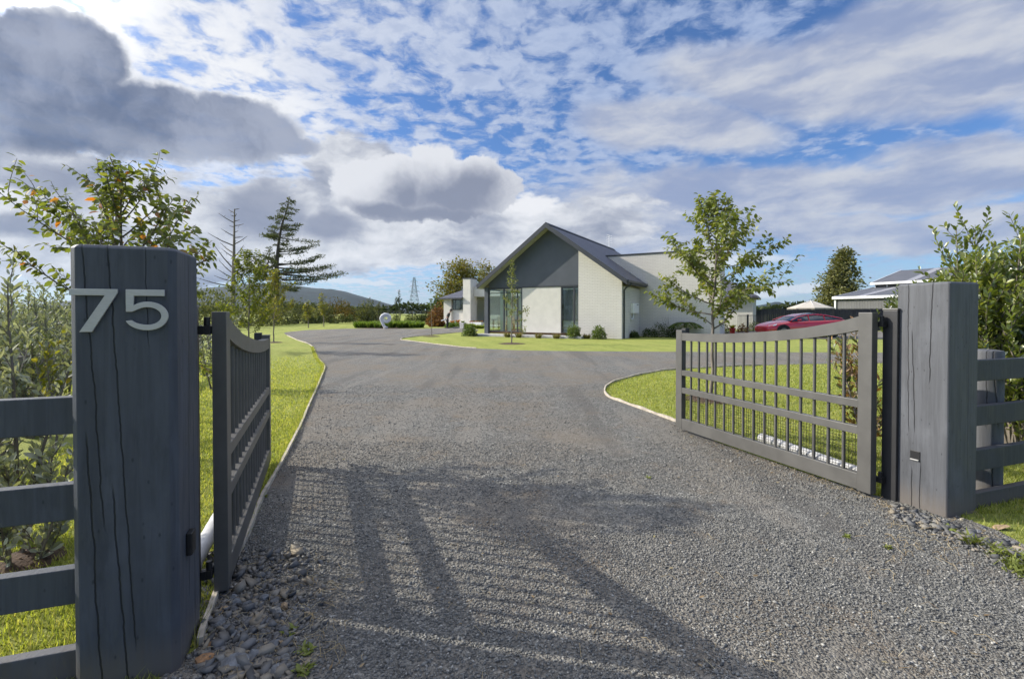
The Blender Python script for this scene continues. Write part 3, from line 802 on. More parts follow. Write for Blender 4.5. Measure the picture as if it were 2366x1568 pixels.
    for k in range(5): ar.tube([(-4.25 - .22, 11, z1 + .45 + k * .15), (-4.25 + .22, 11, z1 + .35 + k * .13)], .010, 5)
    ar.build('aerial', METW, h)
    # entry and left wing
    Kx, Ky = -20.9, 16.3
    MB().box(-21.85, Kx, Ky, 17.5, .2, 5.05).build('brick_pier', PLASTER, h); MB().box(-21.9, Kx + .05, Ky - .05, 17.55, 5.05, 5.13).build('pier_cap', TRIM, h)
    MB().box(Kx, -8.9, 20.2, 20.4, .2, 4.6).build('recess_wall', BRICK, h)
    MB().box(Kx + .02, Kx + 7.5, 16.9, 20.2, 3.17, 4.2).build('porch_beam', PLASTER, h, bevel=.02)
    MB().box(Kx + .02, Kx + 5.9, 17.4, 20.2, 4.2, 4.5).build('porch_flashing', TRIM, h)
    MB().box(-24.35, -21.85, 16.75, 17, .2, 3.0).build('wing_wall', PLASTER, h); MB().box(-24.55, -23.55, 16.5, 17.4, .2, 3.0).build('wing_corner', PLASTER, h)
    MB().box(-24.35, -24.1, 17.4, 26, .2, 3.0).build('wing_wall', PLASTER, h)
    w = MB(); x0, x1, z0, z2 = -23.5, -21.87, 1.78, 2.9
    for a, c in ((x0, x0 + .07), (x0 + .32, x0 + .38), (x0 + 1.02, x0 + 1.08), (x1 - .07, x1)): w.box(a, c, 16.68, 16.74, z0, z2)
    w.box(x0, x1, 16.685, 16.738, z0, z0 + .07); w.box(x0, x1, 16.685, 16.738, z2 - .07, z2)
    wo = w.build('window', TRIM, h); MB().box(x0 + .05, x1 - .05, 16.70, 16.71, z0 + .05, z2 - .05).build('pane', GLASS, wo)
    MB().box(x0 + .05, x1 - .05, 16.73, 16.745, z0 + .05, z2 - .05).build('window_blind', M('taupe_blind', (.16, .14, .11), .8), wo)
    v = [(-25.0, 16.1, 3.05), (-8.9, 16.1, 3.05), (-8.9, 29, 3.05), (-25, 29, 3.05), (-18.6, 22.5, 6.1), (-8.9, 22.5, 6.1)]
    MB().add([(-25.0, 16.1, 3.05), (-21.86, 16.1, 3.05), (-21.86, 19.24, 4.55), (-25, 29, 3.05), (-18.6, 22.5, 6.1), (-20.85, 20.25, 5.03), (-8.9, 20.25, 5.03), (-8.9, 22.5, 6.1), (-8.9, 29, 3.05), (-21.86, 20.25, 5.03)],
             [(0, 1, 2, 9, 5, 4) if False else (0, 1, 2), (0, 2, 4), (2, 9, 5), (2, 5, 4), (4, 5, 6, 7), (0, 4, 3), (3, 4, 7, 8)]).build('roof', ROOFX, h)
    MB().box(-25.05, -21.86, 16.02, 16.12, 2.92, 3.06).build('gutter', TRIM, h); MB().box(-25.1, -25.0, 16.02, 29, 2.92, 3.06).build('gutter', TRIM, h)
    MB().box(-24.3, -9, 15.6, 20, .1, .2).build('porch_floor', CONC, h)
    # slab before the glazed room
    MB().box(-8.9, -1.9, -1.0, 0, .0, .13).build('paving_slab', CONC, h, bevel=.01)
    return h


make_house()


def dining():                                                   # furniture behind the corner glass
    o = HP(-7.15, 2.2, .25)
    t = thing('dining_table', 'wooden dining table behind the glass corner of the house', 'table', o, HROT)
    MB().box(-1.0, 1.0, -.45, .45, .70, .75).build('table_top', WOOD, t, bevel=.008)
    for sx in (-.9, .9):
        for sy in (-.36, .36): MB().box(sx - .04, sx + .04, sy - .04, sy + .04, 0, .7).build('leg', WOOD, t)
    ch = None; pale = M('chair_cane', (.45, .36, .25), .7, var=.15)
    spots = [(-1.35, 0, R(90)), (-.55, -.75, R(180)), (.1, -.75, R(180)), (.75, -.75, R(180))]
    labs = ['pale cane chair at the left end of the dining table', 'pale cane chair at the front of the dining table, left of the window bar', 'pale cane chair at the middle of the dining table front', 'pale cane chair at the right of the dining table front']
    for (x, y, r), lb in zip(spots, labs):
        p = HP(-7.15 + x, 2.2 + y, .25)
        if ch is None:
            ch = thing('dining_chair', lb, 'chair', p, HROT + r, 'dining chairs behind the glass')
            MB().box(-.22, .22, -.22, .22, .42, .47).build('seat', pale, ch, bevel=.01)
            MB().box(-.21, .21, -.24, -.2, .5, .92).build('backrest', pale, ch, bevel=.01)
            for sx in (-.19, .19):
                for sy in (-.19, .19): MB().tube([(sx, sy, .42), (sx * 1.1, sy * 1.1, 0)], .018, 6).build('leg', WOOD, ch)
        else:
            c = copy_tree(ch); c.location = p; c.rotation_euler = (0, 0, HROT + r); c['label'] = lb


dining()
# ------------------------------------------------------------------ gate posts, gates, fences
UG = Vector((.944, .33, 0)); NG = Vector((-.33, .944, 0)); GROT = math.atan2(.33, .944)
BLUEGREY = (.064, .071, .086)
T_L = timber_mat('post_timber_left', BLUEGREY, [(0, -.03, -.055, .55, 1.62, .0026), (0, .035, -.05, .1, 1.62, .0026), (0, -.075, -.04, -.1, .95, .003), (0, .005, -.06, -.2, .75, .003), (0, .10, -.02, 1.2, 1.62, .0016), (1, -.02, .02, .2, 1.6, .003), (1, .06, .0, -.1, 1.0, .002)], 3)
T_R = timber_mat('post_timber_right', (.084, .088, .098), [(1, .07, .01, .5, 1.6, .0025), (1, -.03, -.02, .85, 1.6, .0035), (1, .02, .03, .5, 1.25, .003), (1, .0, .0, -.1, .35, .003), (1, .05, .0, -.1, .3, .003), (0, .05, .0, .2, 1.5, .0015)], 11)
T_RAIL = timber_mat('rail_timber', BLUEGREY, [], 7); T_RAIL2 = timber_mat('rail_timber_right', (.050, .054, .062), [], 9)
STEEL = M('gate_paint', (.090, .087, .081), .42, var=.14, scale=5, spec=.5)
BLACKST = M('black_steel', (.028, .028, .030), .45, var=.1)
BLACKP = M('black_plastic', (.012, .012, .013), .5, var=.1)
PVC = M('white_plastic_pipe', (.48, .48, .48), .45, var=.08, scale=12)
ZINC = M('brushed_numeral', (.47, .46, .44), .5, metal=.25, var=.06, scale=40, stretch=(1, 1, 6))


def chamfer_post(name, label, Q, w, d, h, ch, mat, top=.012):
    c = Q + UG * w / 2 + NG * d / 2
    t = thing(name, label, 'gate post', (c.x, c.y, 0), GROT)
    x, y = w / 2, d / 2
    ring = [(-x + ch, -y), (x - ch, -y), (x, -y + ch), (x, y - ch), (x - ch, y), (-x + ch, y), (-x, y - ch), (-x, -y + ch)]
    mb = MB(); n = 8; vs = [(p[0], p[1], -.25) for p in ring] + [(p[0], p[1], h - top) for p in ring] + [(p[0] * .93, p[1] * .93, h) for p in ring]
    fs = [(i + r * n, (i + 1) % n + r * n, (i + 1) % n + (r + 1) * n, i + (r + 1) * n) for r in range(2) for i in range(n)] + [tuple(range(2 * n, 3 * n))]
    mb.add(vs, fs).build('post_body', mat, t, bevel=.003)
    return t


QL = Vector((-1.556, 1.668, 0)); WL = .32
postL = chamfer_post('gate_post', 'dark blue grey square timber post carrying the number 75', QL, WL, .30, 1.597, .022, T_L)
QR = Vector((2.867, 3.12, 0))
postR = chamfer_post('gate_post', 'square grey timber post with drying cracks beside the right gate', QR, .31, .316, 1.563, .008, T_R)


def numerals():
    k, kz = .000473, .000540; y0 = -.15

    def T(px, py): return (-WL / 2 + (px - 472) * k, y0 - .004, 1.439 - (py - 947) * kz)
    seven = [(490, 948), (786, 948), (786, 972), (626, 1230), (549, 1230), (706, 991), (490, 991)]
    MB().prism([T(*p) for p in seven], (0, -.008, 0)).build('numeral', ZINC, postL, bevel=.0012)
    cx, cy = 975, 1126; pts = [(836, 948), (1085, 948), (1085, 991), (888, 991), (886, 1046)]
    for a in np.linspace(R(228), R(360), 14): pts.append((cx + 133 * math.cos(a), cy + 97 * math.sin(a)))
    for a in np.linspace(R(8), R(160), 16): pts.append((cx + (133 if a < R(90) else 150) * math.cos(a), cy + 97 * math.sin(a)))
    for a in np.linspace(R(152), R(0), 14): pts.append((cx - 2 + (90 if a < R(90) else 116) * math.cos(a), cy + 59 * math.sin(a)))
    for a in np.linspace(R(352), R(232), 12): pts.append((cx - 2 + 90 * math.cos(a), cy + 59 * math.sin(a)))
    pts += [(876, 1098), (836, 1098)]
    MB().prism([T(*p) for p in pts], (0, -.008, 0)).build('numeral', ZINC, postL, bevel=.0012)


numerals()
s = MB().box(WL / 2, WL / 2 + .022, -.055, .0, .395, .485).build('sensor_box', BLACKP, postL, bevel=.005)
s = MB().box(-.155 - .004, -.155 + .01, -.0, .062, .33, .40).build('sensor_box', BLACKP, postR, bevel=.003)
MB().box(-.155 - .014, -.155 - .004, .006, .056, .336, .342).build('sensor_lip', ZINC, s)

UP = [(.09, 1.335), (.22, 1.296), (.52, 1.238), (.8, 1.204), (1.07, 1.176), (1.3, 1.157), (1.525, 1.144), (1.75, 1.136), (1.98, 1.133), (2.08, 1.135)]
LO = [(.09, 1.232), (.22, 1.20), (.52, 1.148), (.8, 1.113), (1.07, 1.087), (1.3, 1.068), (1.525, 1.057), (1.75, 1.050), (1.98, 1.048), (2.08, 1.05)]


def fz(tab, a): return float(np.interp(a, [t[0] for t in tab], [t[1] for t in tab]))


def make_gate(label, org, gdir, s):
    rot = math.atan2(gdir[1], gdir[0]); t = thing('swing_gate', label, 'gate', (org[0], org[1], 0), rot, 'pair of open driveway gates')
    q = lambda y0, y1: (min(s * y0, s * y1), max(s * y0, s * y1))
    bx = lambda mb, a0, a1, y0, y1, z0, z1: mb.box(a0, a1, *q(y0, y1), z0, z1)
    bx(MB(), 0, .1, 0, .06, .035, 1.36).build('hinge_stile', STEEL, t, bevel=.003)
    bx(MB(), 2.07, 2.17, 0, .06, .045, 1.165).build('free_stile', STEEL, t, bevel=.003)
    bx(MB(), 2.085, 2.15, .062, .12, 1.10, 1.185).build('latch_block', BLACKST, t, bevel=.004)
    mb = MB(); n = 24; xs = np.linspace(.1, 2.07, n); vs = []
    for a in xs:
        for y in (0.002, .058): vs += [(a, s * y, fz(UP, a)), (a, s * y, fz(LO, a))]
    fs = []
    for i in range(n - 1):
        o, p = i * 4, i * 4 + 4; fs += [(o, o + 1, p + 1, p), (o + 2, p + 2, p + 3, o + 3), (o, p, p + 2, o + 2), (o + 1, o + 3, p + 3, p + 1)]
    if s > 0: fs = [f[::-1] for f in fs]
    mb.add(vs, fs).build('top_rail', STEEL, t)
    for z0, z1 in ((.652, .710), (.452, .512), (.042, .160)):
        bx(MB(), .1, 2.07, .002, .058, z0, z1).build('bottom_rail' if z0 < .1 else 'middle_rail', STEEL, t, bevel=.002)
    for k in range(15):
        a = .1 + (k + 1) * 1.97 / 16; o = None
        MB().tube([(a, s * .03, .12), (a, s * .03, (fz(UP, a) + fz(LO, a)) / 2)], .0125, 10).build('bar', STEEL, t, smooth=True)
    net = MB(); w = .0011
    for k in range(80):
        a = .08 + k * .0255; bx(net, a - w, a + w, .064, .064 + 2 * w, .03, .475)
    for k in range(18):
        z = .04 + k * .0255; bx(net, .07, 2.1, .0665, .0665 + 2 * w, z - w, z + w)
    net.build('wire_netting', BLACKP, t)
    for z in (1.275, .14):
        hb = bx(MB(), -.035, .05, .062, .085, z - .02, z + .02); bx(hb, -.035, .0, .085, .108, z - .02, z + .02); hb.tube([(-.018, s * .075, z + .02), (-.018, s * .075, z + .06)], .014, 8)
        hb.build('hinge', BLACKP, t, bevel=.002)
    # steel hanging post
    c = Vector((org[0], org[1], 0)) + Vector((gdir[0], gdir[1], 0)) * -.05 + Vector((-gdir[1], gdir[0], 0)) * s * .16
    return t, c, rot


gateL, cL, rL = make_gate('left charcoal steel gate swung open on the side of the 75 post', GATE_L + Vector((-.02, 0)), Vector((-.375, .927)).normalized(), 1)
gateR, cR, rR = make_gate('right grey steel gate swung open in front of the lawn tree', GATE_R, NG.xy, -1)
for c, rt, lb in ((cL, rL, 'black square steel hinge post tucked behind the 75 post'), (cR, rR, 'black square steel hinge post between right gate and grey timber post')):
    t = thing('hinge_post', lb, 'post', (c.x, c.y, 0), rt, 'steel hinge posts')
    MB().box(-.05, .05, -.05, .05, -.2, 1.375).build('post_body', BLACKST, t, bevel=.004); MB().box(-.053, .053, -.053, .053, 1.375, 1.39).build('cap', STEEL, t, bevel=.004)


def pipe(label, a, b, r):
    a = Vector(a); b = Vector(b); t = thing('white_pipe', label, 'pipe', a, 0, 'white pipes behind the gates'); d = b - a
    rad = []; pts = []
    for k in range(41):
        pts.append(d * k / 40); rad.append(r * (1.025 if k % 4 == 0 else 1.))
    MB().tube(pts, rad, 14).build('tube', PVC, t, smooth=True)
    MB().tube([d * -.012, d * .025], r * 1.12, 14).build('end_collar', PVC, t, smooth=True)


pipe('white ribbed plastic pipe lying on the lawn behind the right gate', (2.80, 3.75, .075), (2.60, 4.95, .06), .048)
pipe('white plastic pipe end showing between the 75 post and left gate', (-1.58, 2.32, .10), (-2.05, 3.5, .06), .042)


def rail_fence(label, start, sgn, L, rails, posts):
    t = thing('rail_fence', label, 'fence', (start.x, start.y, 0), GROT)
    for i, (z0, z1) in enumerate(rails):
        MB().box(min(0, sgn * L), max(0, sgn * L), -.023, .023, z0, z1).build('rail', T_RAIL if sgn < 0 else T_RAIL2, t, bevel=.004)
    for k in posts:
        MB().lathe([(.098, -.2), (.098, 1.065), (.092, 1.078), (.06, 1.085)], 24, (sgn * k, .125, 0)).build('round_post', T_R, t, smooth=True)
    return t


rail_fence('dark four rail timber fence running left from the 75 post', QL + NG * .10, -1, 3.4, [(.912, 1.047), (.597, .729), (.287, .418), (-.02, .118)], [2.3])
rail_fence('dark four rail timber fence with round post right of the grey post', QR + UG * .31 + NG * .06, 1, 3.2, [(.885, 1.03), (.575, .712), (.262, .407), (-.02, .108)], [.47, 2.6])
# garden fence further back on the left
t = thing('garden_fence', 'weathered grey two rail fence far behind the silver shrubs on the left', 'fence', (-5.4, 5.3, 0), math.atan2(12.6, -5.9))
GREYW = M('grey_timber', (.17, .155, .135), .85, var=.25, scale=8)
for z in (.42, .78): MB().box(-.3, 14, -.02, .02, z, z + .11).build('rail', GREYW, t)
for x in (0, 2.4, 4.8, 7.2, 9.6, 12, 14): MB().lathe([(.06, -.1), (.06, .95), (.04, .97)], 12, (x, .08, 0)).build('post', GREYW, t, smooth=True)

# ------------------------------------------------------------------ loose stones, weeds and straw by the posts
ROCKM = {'dark': leafmat('rock_dark', [(.055, .058, .066), (.085, .09, .10), (.07, .07, .075)], 0, .03, .6), }


def rock_mat(name, col): return M(name, col, .85, var=.35, scale=22, bump=.7, bscale=60)


RK = [rock_mat('stone_dark', (.105, .108, .114)), rock_mat('stone_slate', (.15, .157, .167)), rock_mat('stone_tan', (.30, .215, .13)), rock_mat('stone_orange', (.26, .145, .07)), rock_mat('stone_pale', (.33, .30, .22))]


def rock(px, py, rpx, mat, label, flat=.5, ax=1., group=None, seed=0, rz=None):
    p = P(px, py); rng = np.random.default_rng(seed + int(px * 7 + py)); r = rpx * p.y / F
    bm = bmesh.new(); bmesh.ops.create_icosphere(bm, subdivisions=2, radius=1)
    off = rng.uniform(-50, 50, 3)
    for v in bm.verts:
        q = Vector(v.co); k = 1 + .42 * mnoise.noise(q * 1.1 + Vector(off)) + .12 * mnoise.noise(q * 3 + Vector(off))
        v.co = Vector((q.x * ax, q.y * .8, q.z * flat)) * k * r
    for i in range(5):                                          # broken flat faces
        nrm = Vector(rng.normal(0, 1, 3)).normalized(); dist = r * (.62 + .2 * rng.random()) * (flat if abs(nrm.z) > .6 else .85)
        for v in bm.verts:
            e = v.co.dot(nrm) - dist
            if e > 0: v.co -= nrm * e
    me = bpy.data.meshes.new('stone'); bm.to_mesh(me); bm.free(); me.materials.append(RK[mat])
    o = bpy.data.objects.new('stone', me); COL.objects.link(o); o.location = (p.x, p.y, r * flat * .7); o.rotation_euler = (rng.normal(0, .12), rng.normal(0, .12), rng.uniform(0, 6.3) if rz is None else rz)
    tag(o, label, 'stone', group)


def z7(x, y): return 443.4 + x * .18672, 1274.8 + y * .18672


G1 = 'loose stones at the foot of the left gate'
rock(*z7(480, 1400), 36, 1, 'large flat slate grey slab stone at the bottom edge beside the 75 post', .35, 1.15, None, 1, .3)
rock(*z7(770, 1300), 21, 1, 'pale slate stone just right of the flat slab stone', .6, 1, None, 2)
rock(*z7(1020, 1490), 17, 1, 'rounded grey stone right of the slab at the bottom edge', .6, 1, None, 3)
rock(*z7(130, 1370), 23, 3, 'long orange brown stone leaning at the foot of the 75 post', .5, 1.5, None, 4, 1.1)
rock(*z7(280, 1130), 18, 3, 'rusty stone with a brown hollow behind the orange stone', .6, 1, None, 5)
rock(*z7(1145, 705), 11, 2, 'tan upright pebble in the dark rubble right of the left gate', .9, 1, None, 6)
rock(*z7(1375, 700), 11, 4, 'pale cream flat pebble at the edge of the dark rubble', .4, 1.4, None, 7)
rock(*z7(1160, 1135), 16, 2, 'long tan stone lying above the weed tuft', .4, 1.7, None, 8, .2)
rock(*z7(390, 710), 13, 2, 'grey brown stone beside the end of the timber edging', .6, 1, None, 9)
rock(*z7(1290, 510), 11, 4, 'cream stone at the top of the rubble patch', .6, 1, None, 10)
rock(1995.4 + 1260 * .2475, 997.7 + 905 * .2475, 15, 2, 'flat tan stone on the verge in front of the grey post', .3, 1.6, None, 11, -.2)
rng = np.random.default_rng(21)
for k in range(64):
    x, y = rng.uniform(250, 1250), rng.uniform(560, 1560)
    if (x - 480) ** 2 / 230 ** 2 + (y - 1400) ** 2 / 130 ** 2 < 1 or x < 520 - y * .33: continue
    rock(*z7(x, y), rng.uniform(6, 15), rng.choice([0, 0, 0, 1, 1]), 'small dark angular stone in the rubble at the foot of the left gate', rng.uniform(.5, .9), rng.uniform(.9, 1.4), G1, k)
for k in range(26):
    f = rng.random(); x = 2075 + 120 * f + rng.normal(0, 6); y = 1172 + 36 * f + abs(rng.normal(0, 7))
    if k > 15: x = rng.uniform(2200, 2350); y = 1212 + (x - 2200) * .28 + rng.normal(0, 10)
    rock(x, y, rng.uniform(4, 9), rng.choice([0, 0, 1, 4]), 'small broken stone heaped along the foot of the right grey post', .7, 1.1, 'stones at the foot of the right post', 60 + k)


def rubble():
    rng = np.random.default_rng(4); X = []; Y = []
    n = 2100; x = rng.uniform(440, 760, n); y = rng.uniform(1270, 1640, n); ok = (x > 455 + (1500 - y) * .12) & (x < 720 - (y - 1270) * .10 + rng.normal(0, 26, n))
    for a, b in zip(x[ok], y[ok]): q = P(a, b); X.append(q.x); Y.append(q.y)
    n = 1300; f = rng.random(n); x = 2060 + f * 330; y = 1165 + f * 120 + np.abs(rng.normal(0, 14, n))
    for a, b in zip(x, y): q = P(a, b); X.append(q.x); Y.append(q.y)
    X = np.array(X); Y = np.array(Y); s = rng.uniform(.006, .016, len(X)) * np.where(rng.random(len(X)) < .08, 1.9, 1)
    m = leafmat('rubble_stone', [(.075, .076, .078), (.11, .112, .115), (.15, .15, .152), (.10, .099, .097), (.20, .195, .18), (.24, .205, .155), (.125, .125, .125)], 0, .03, .6)
    tag(stones('rubble', X, Y, .004 + s * .5, s, m, rng, .8, CUBE, CUF), 'coarse dark broken stone beside both gate posts', 'rubble', kind='stuff')


rubble()


def straw():
    rng = np.random.default_rng(14); mb = MB()
    for k in range(520):
        if k < 200: px, py = rng.uniform(480, 800), rng.uniform(1290, 1560)
        elif k < 300: px, py = 2140 + rng.normal(0, 90), 1240 + rng.normal(0, 40)
        elif k < 420: px, py = rng.uniform(1560, 2060), 0; py = 985 + (px - 1560) * .36 + rng.normal(8, 8)
        else: px, py = rng.uniform(640, 2300), rng.uniform(1000, 1560)
        p = P(px, py); a = rng.uniform(0, 6.28); L = rng.uniform(.02, .085); b = rng.normal(0, .5)
        if not (p.y > .9): continue
        q0 = (p.x, p.y, .012); q1 = (p.x + L * .5 * math.cos(a), p.y + L * .5 * math.sin(a), .02 + rng.random() * .015); q2 = (p.x + L * math.cos(a + b), p.y + L * math.sin(a + b), .012)
        mb.tube([q0, q1, q2], .0009, 4)
    tag(mb.build('dry_straw', leafmat('straw', [(.42, .33, .18), (.30, .22, .12), (.50, .42, .26), (.22, .15, .08)], .1, .02)), 'dry grass straws strewn over the gravel', 'straw', kind='stuff')


straw()
WEED = leafmat('weed_leaf', [(.12, .15, .035), (.17, .20, .045), (.22, .24, .07)], .3, .03)


def weed(px, py, n, r, label, h=.036):
    p = P(px, py); rng = np.random.default_rng(int(px + py)); a = rng.uniform(0, 6.28, n)
    pos = np.stack([p.x + rng.normal(0, r * .3, n), p.y + rng.normal(0, r * .3, n), np.full(n, .008)], 1)
    d = np.stack([np.cos(a), np.sin(a), rng.uniform(.15, 1.2, n)], 1)
    tag(leaves('weed', pos, d, h * rng.uniform(.6, 1.2, n), BROAD if h < .06 else BLADE, WEED, None, rng, .3, .7 if h < .06 else 1.6), label, 'weed')


weed(*z7(1390, 1470), 36, .045, 'low green weed rosette at the bottom edge right of the rubble')
weed(*z7(1230, 970), 22, .03, 'pale green weed tuft among stones right of the left gate')
weed(*z7(1420, 1220), 22, .035, 'grey green weed above the bottom edge rosette')
weed(610, 1147, 14, .02, 'tiny bright weed against the left edging board')
weed(2190, 1224, 40, .05, 'yellow green weed in front of the right grey post', .05)
weed(2250, 1254, 60, .07, 'spreading grass weed on the verge below the right post', .075)
weed(2345, 1290, 170, .16, 'patch of yellow green grass on the gravel at the right edge', .07)
weed(2365, 1322, 120, .12, 'lowest grass patch on the gravel at the right edge', .07)
weed(2050, 1268, 16, .02, 'small weed alone on the open gravel near the right', .03)
weed(1955, 1238, 16, .02, 'small weed on the gravel before the right gate hinge', .03)
weed(1498, 1102, 12, .02, 'lone yellow weed in the middle of the gravel', .03)

# mulch and earth patches
MULCH = M('bark_mulch', (.075, .048, .032), .95, var=.5, scale=40, bump=1., bscale=60)


def mulch(name, c, r, label, seed, z=.0):
    rng = np.random.default_rng(seed); mb = MB(); k = 28; vs = [(0, 0, .045)]
    for ring, f, h in ((0, .5, .04), (1, 1., .006)):
        for i in range(k):
            a = 2 * math.pi * i / k; q = r * f * (1 + .16 * mnoise.noise((math.cos(a) * 2, math.sin(a) * 2, seed + ring))); vs.append((q * math.cos(a), q * math.sin(a), h))
    fs = [(0, 1 + i, 1 + (i + 1) % k) for i in range(k)] + [(1 + i, 1 + k + i, 1 + k + (i + 1) % k, 1 + (i + 1) % k) for i in range(k)]
    o = mb.add(vs, fs).build(name, MULCH, None, smooth=True); o.location = (c[0], c[1], z)
    n = int(260 * min(r, 1.2)); a = rng.uniform(0, 6.28, n); q = r * np.sqrt(rng.random(n))
    pos = np.stack([c[0] + q * np.cos(a), c[1] + q * np.sin(a), z + .05 - .04 * q / r], 1)
    b = leaves(name, pos, rng.normal(0, 1, (n, 3)) * (1, 1, .3), rng.uniform(.02, .05, n), SIMPLE, leafmat('mulch_chip', [(.10, .06, .035), (.05, .032, .022), (.20, .13, .08), (.07, .045, .03)], 0, .02), o, rng)
    b.location = (-c[0], -c[1], -z)
    tag(o, label, 'mulch', kind='stuff'); b.name = 'mulch_chips'


def litter():
    rng = np.random.default_rng(44); n = 170; x = rng.uniform(560, 2300, n); y = 800 + 760 * rng.random(n) ** 1.2; pos = []
    for a, b in zip(x, y):
        q = P(a, b)
        pos.append((q.x, q.y, .016))
    pos = np.array(pos); ok = in_poly(pos[:, 0], pos[:, 1], drive_poly); pos = pos[ok]; n = len(pos); d = rng.normal(0, 1, (n, 3)); d[:, 2] *= .15
    tag(leaves('fallen_leaves', pos, d, rng.uniform(.010, .030, n), OVAL, leafmat('dry_leaf', [(.24, .18, .11), (.17, .12, .07), (.30, .24, .15), (.20, .18, .09)], .1, .02), None, rng, .3), 'dry tan leaf scraps scattered over the gravel', 'leaves', kind='stuff')


litter()
mulch('mulch', P(60, 1293), .17, 'brown dug earth patch on the lawn behind the left fence rails', 19)
# ------------------------------------------------------------------ plants
BARK = M('grey_bark', (.17, .145, .12), .85, var=.25, scale=14, bump=.4, stretch=(1, 1, .3))
BARKD = M('dark_bark', (.085, .072, .06), .9, var=.3, scale=10, bump=.4)
PEAR = leafmat('pear_leaf', [(.095, .13, .028), (.14, .18, .036), (.19, .225, .046), (.24, .26, .06), (.11, .145, .03), (.16, .19, .04), (.28, .27, .085)], .40, .10)
PEARA = leafmat('pear_leaf_autumn', [(.085, .115, .03)] + [(.11, .145, .036), (.145, .175, .045), (.095, .125, .032), (.125, .155, .04), (.17, .185, .055), (.10, .125, .032), (.14, .16, .045)] * 3 + [(.20, .15, .05), (.40, .14, .025)], .5, .09)


def pear_tree(name, label, base, H, cb, prof, nl, seed, leafm, lean=(0, 0), leaf=.078, step=.05, r0=.032, group=None, low=None, el0=20., el1=42.):
    pl = Plant(seed); r = pl.r; root = thing(name, label, 'tree', base, 0, group)
    n = 14; tr = np.array([[lean[0] * (k / n) + r.normal(0, .012), lean[1] * (k / n) + r.normal(0, .012), H * k / n - (.1 if k == 0 else 0)] for k in range(n + 1)])
    pl.wood.tube(tr, list(np.linspace(r0, .005, n + 1)), 8)
    pl.leaf_run(tr, max(cb / H, .72), 1., step * .9, per=2)
    az = r.uniform(0, 6.28)
    for i in range(nl):
        f = cb / H + (1 - cb / H) * .94 * ((i + .5) / nl) ** .95; p, d = along(tr, f); az += 2.4 + r.normal(0, .3)
        u = (f - cb / H) / (1 - cb / H); L = prof(u) * r.uniform(.75, 1.2); e = R(el0 + el1 * u + r.normal(0, 8))
        lm = limb(r, p, (math.cos(az) * math.cos(e), math.sin(az) * math.cos(e), math.sin(e)), L, 7, .07, .10)
        pl.twig(lm, r0 * .42 * (1 - .5 * u), .003); pl.leaf_run(lm, .18, 1., step, per=2)
        for j in range(int(2 + L * 5)):
            g0 = r.uniform(.25, .9); p2, d2 = along(lm, g0); d2 = d2 / np.linalg.norm(d2) + r.normal(0, .6, 3) + (0, 0, .2)
            tw = limb(r, p2, d2, L * r.uniform(.2, .45), 4, .05, .15); pl.twig(tw, .004, .0018, 3); pl.leaf_run(tw, .1, 1., step * .85, per=2)
    for (a, e, L, f) in (low or []):
        p, d = along(tr, f); lm = limb(r, p, (math.cos(a) * math.cos(e), math.sin(a) * math.cos(e), math.sin(e)), L, 8, .03, .08)
        pl.twig(lm, .011, .003); pl.leaf_run(lm, .3, 1., step, per=2)
        for j in range(5):
            p2, d2 = along(lm, r.uniform(.4, .95)); tw = limb(r, p2, d2 / np.linalg.norm(d2) + r.normal(0, .6, 3), L * .22, 4, .0, .15); pl.twig(tw, .004, .0018, 3); pl.leaf_run(tw, .1, 1, step, per=2)
    return pl.finish(root, BARK, leafm, leaf, BROAD, .7)


# right lawn tree and the tree behind the left post
b = P(1641, 922)
pear_tree('pear_tree', 'young leafy tree on the lawn behind the right gate', b, 3.16, 1.08, lambda u: .2 + .95 * math.sin(math.pi * min(1, .2 + .8 * u) ** .85) * (1 - .45 * u), 38, 12, PEAR, (.10, 0), leaf=.074, step=.036, el0=10., el1=42., group='young pear trees')
mulch('mulch', b, .42, 'dark bark mulch round the tree behind the right gate', 3)
b2 = A(290, 700, 4.25); b2.z = 0
pear_tree('pear_tree', 'young tree with orange autumn leaves rising behind the 75 post', b2, 2.62, 1.3, lambda u: .15 + .74 * math.sin(math.pi * min(1, .25 + .75 * u) ** .8) * (1 - .25 * u), 29, 34, PEARA, (-.05, 0), leaf=.064, step=.038, group='young pear trees',
          low=[(R(178), R(22), .95, .76), (R(-3), R(36), 1.0, .6), (R(0), R(26), 1.05, .48), (R(-8), R(10), .95, .42), (R(5), R(-5), .9, .42), (R(175), R(48), .9, .62), (R(10), R(-25), .95, .42)])
# slender tree before the glass corner
b3 = P(1182, 793.5)
pear_tree('slender_tree', 'slender young tree on the island lawn before the glass corner', b3, 3.75, 1.15, lambda u: .42 * (1 - .55 * u) + .06, 26, 41, PEAR, (.02, 0), leaf=.085, step=.055, r0=.03, low=[(R(5), R(14), .9, .32), (R(-4), R(-3), .6, .28), (R(20), R(5), .8, .38)])
mulch('mulch', b3, .62, 'dark mulch ring under the slender tree on the island lawn', 5)
# thin stick tree on the tip of the island lawn
b4 = P(997, 776.8); pl = Plant(50); root = thing('sapling', 'thin nearly bare sapling at the left tip of the island lawn', 'tree', b4)
tr = limb(pl.r, (0, 0, 0), (0, 0, 1), 1.85, 8, 0, .02); pl.wood.tube(tr, list(np.linspace(.02, .008, 9)), 6)
for k in range(7):
    p, d = along(tr, .25 + .1 * k); tw = limb(pl.r, p, pl.r.normal(0, 1, 3) + (0, 0, .5), .22, 4); pl.twig(tw, .006, .003, 3); pl.leaf_run(tw, .2, 1, .05)
pl.finish(root, BARK, PEARA, .075, BROAD); mulch('mulch', b4, .5, 'dark mulch ring under the thin bare sapling', 6)

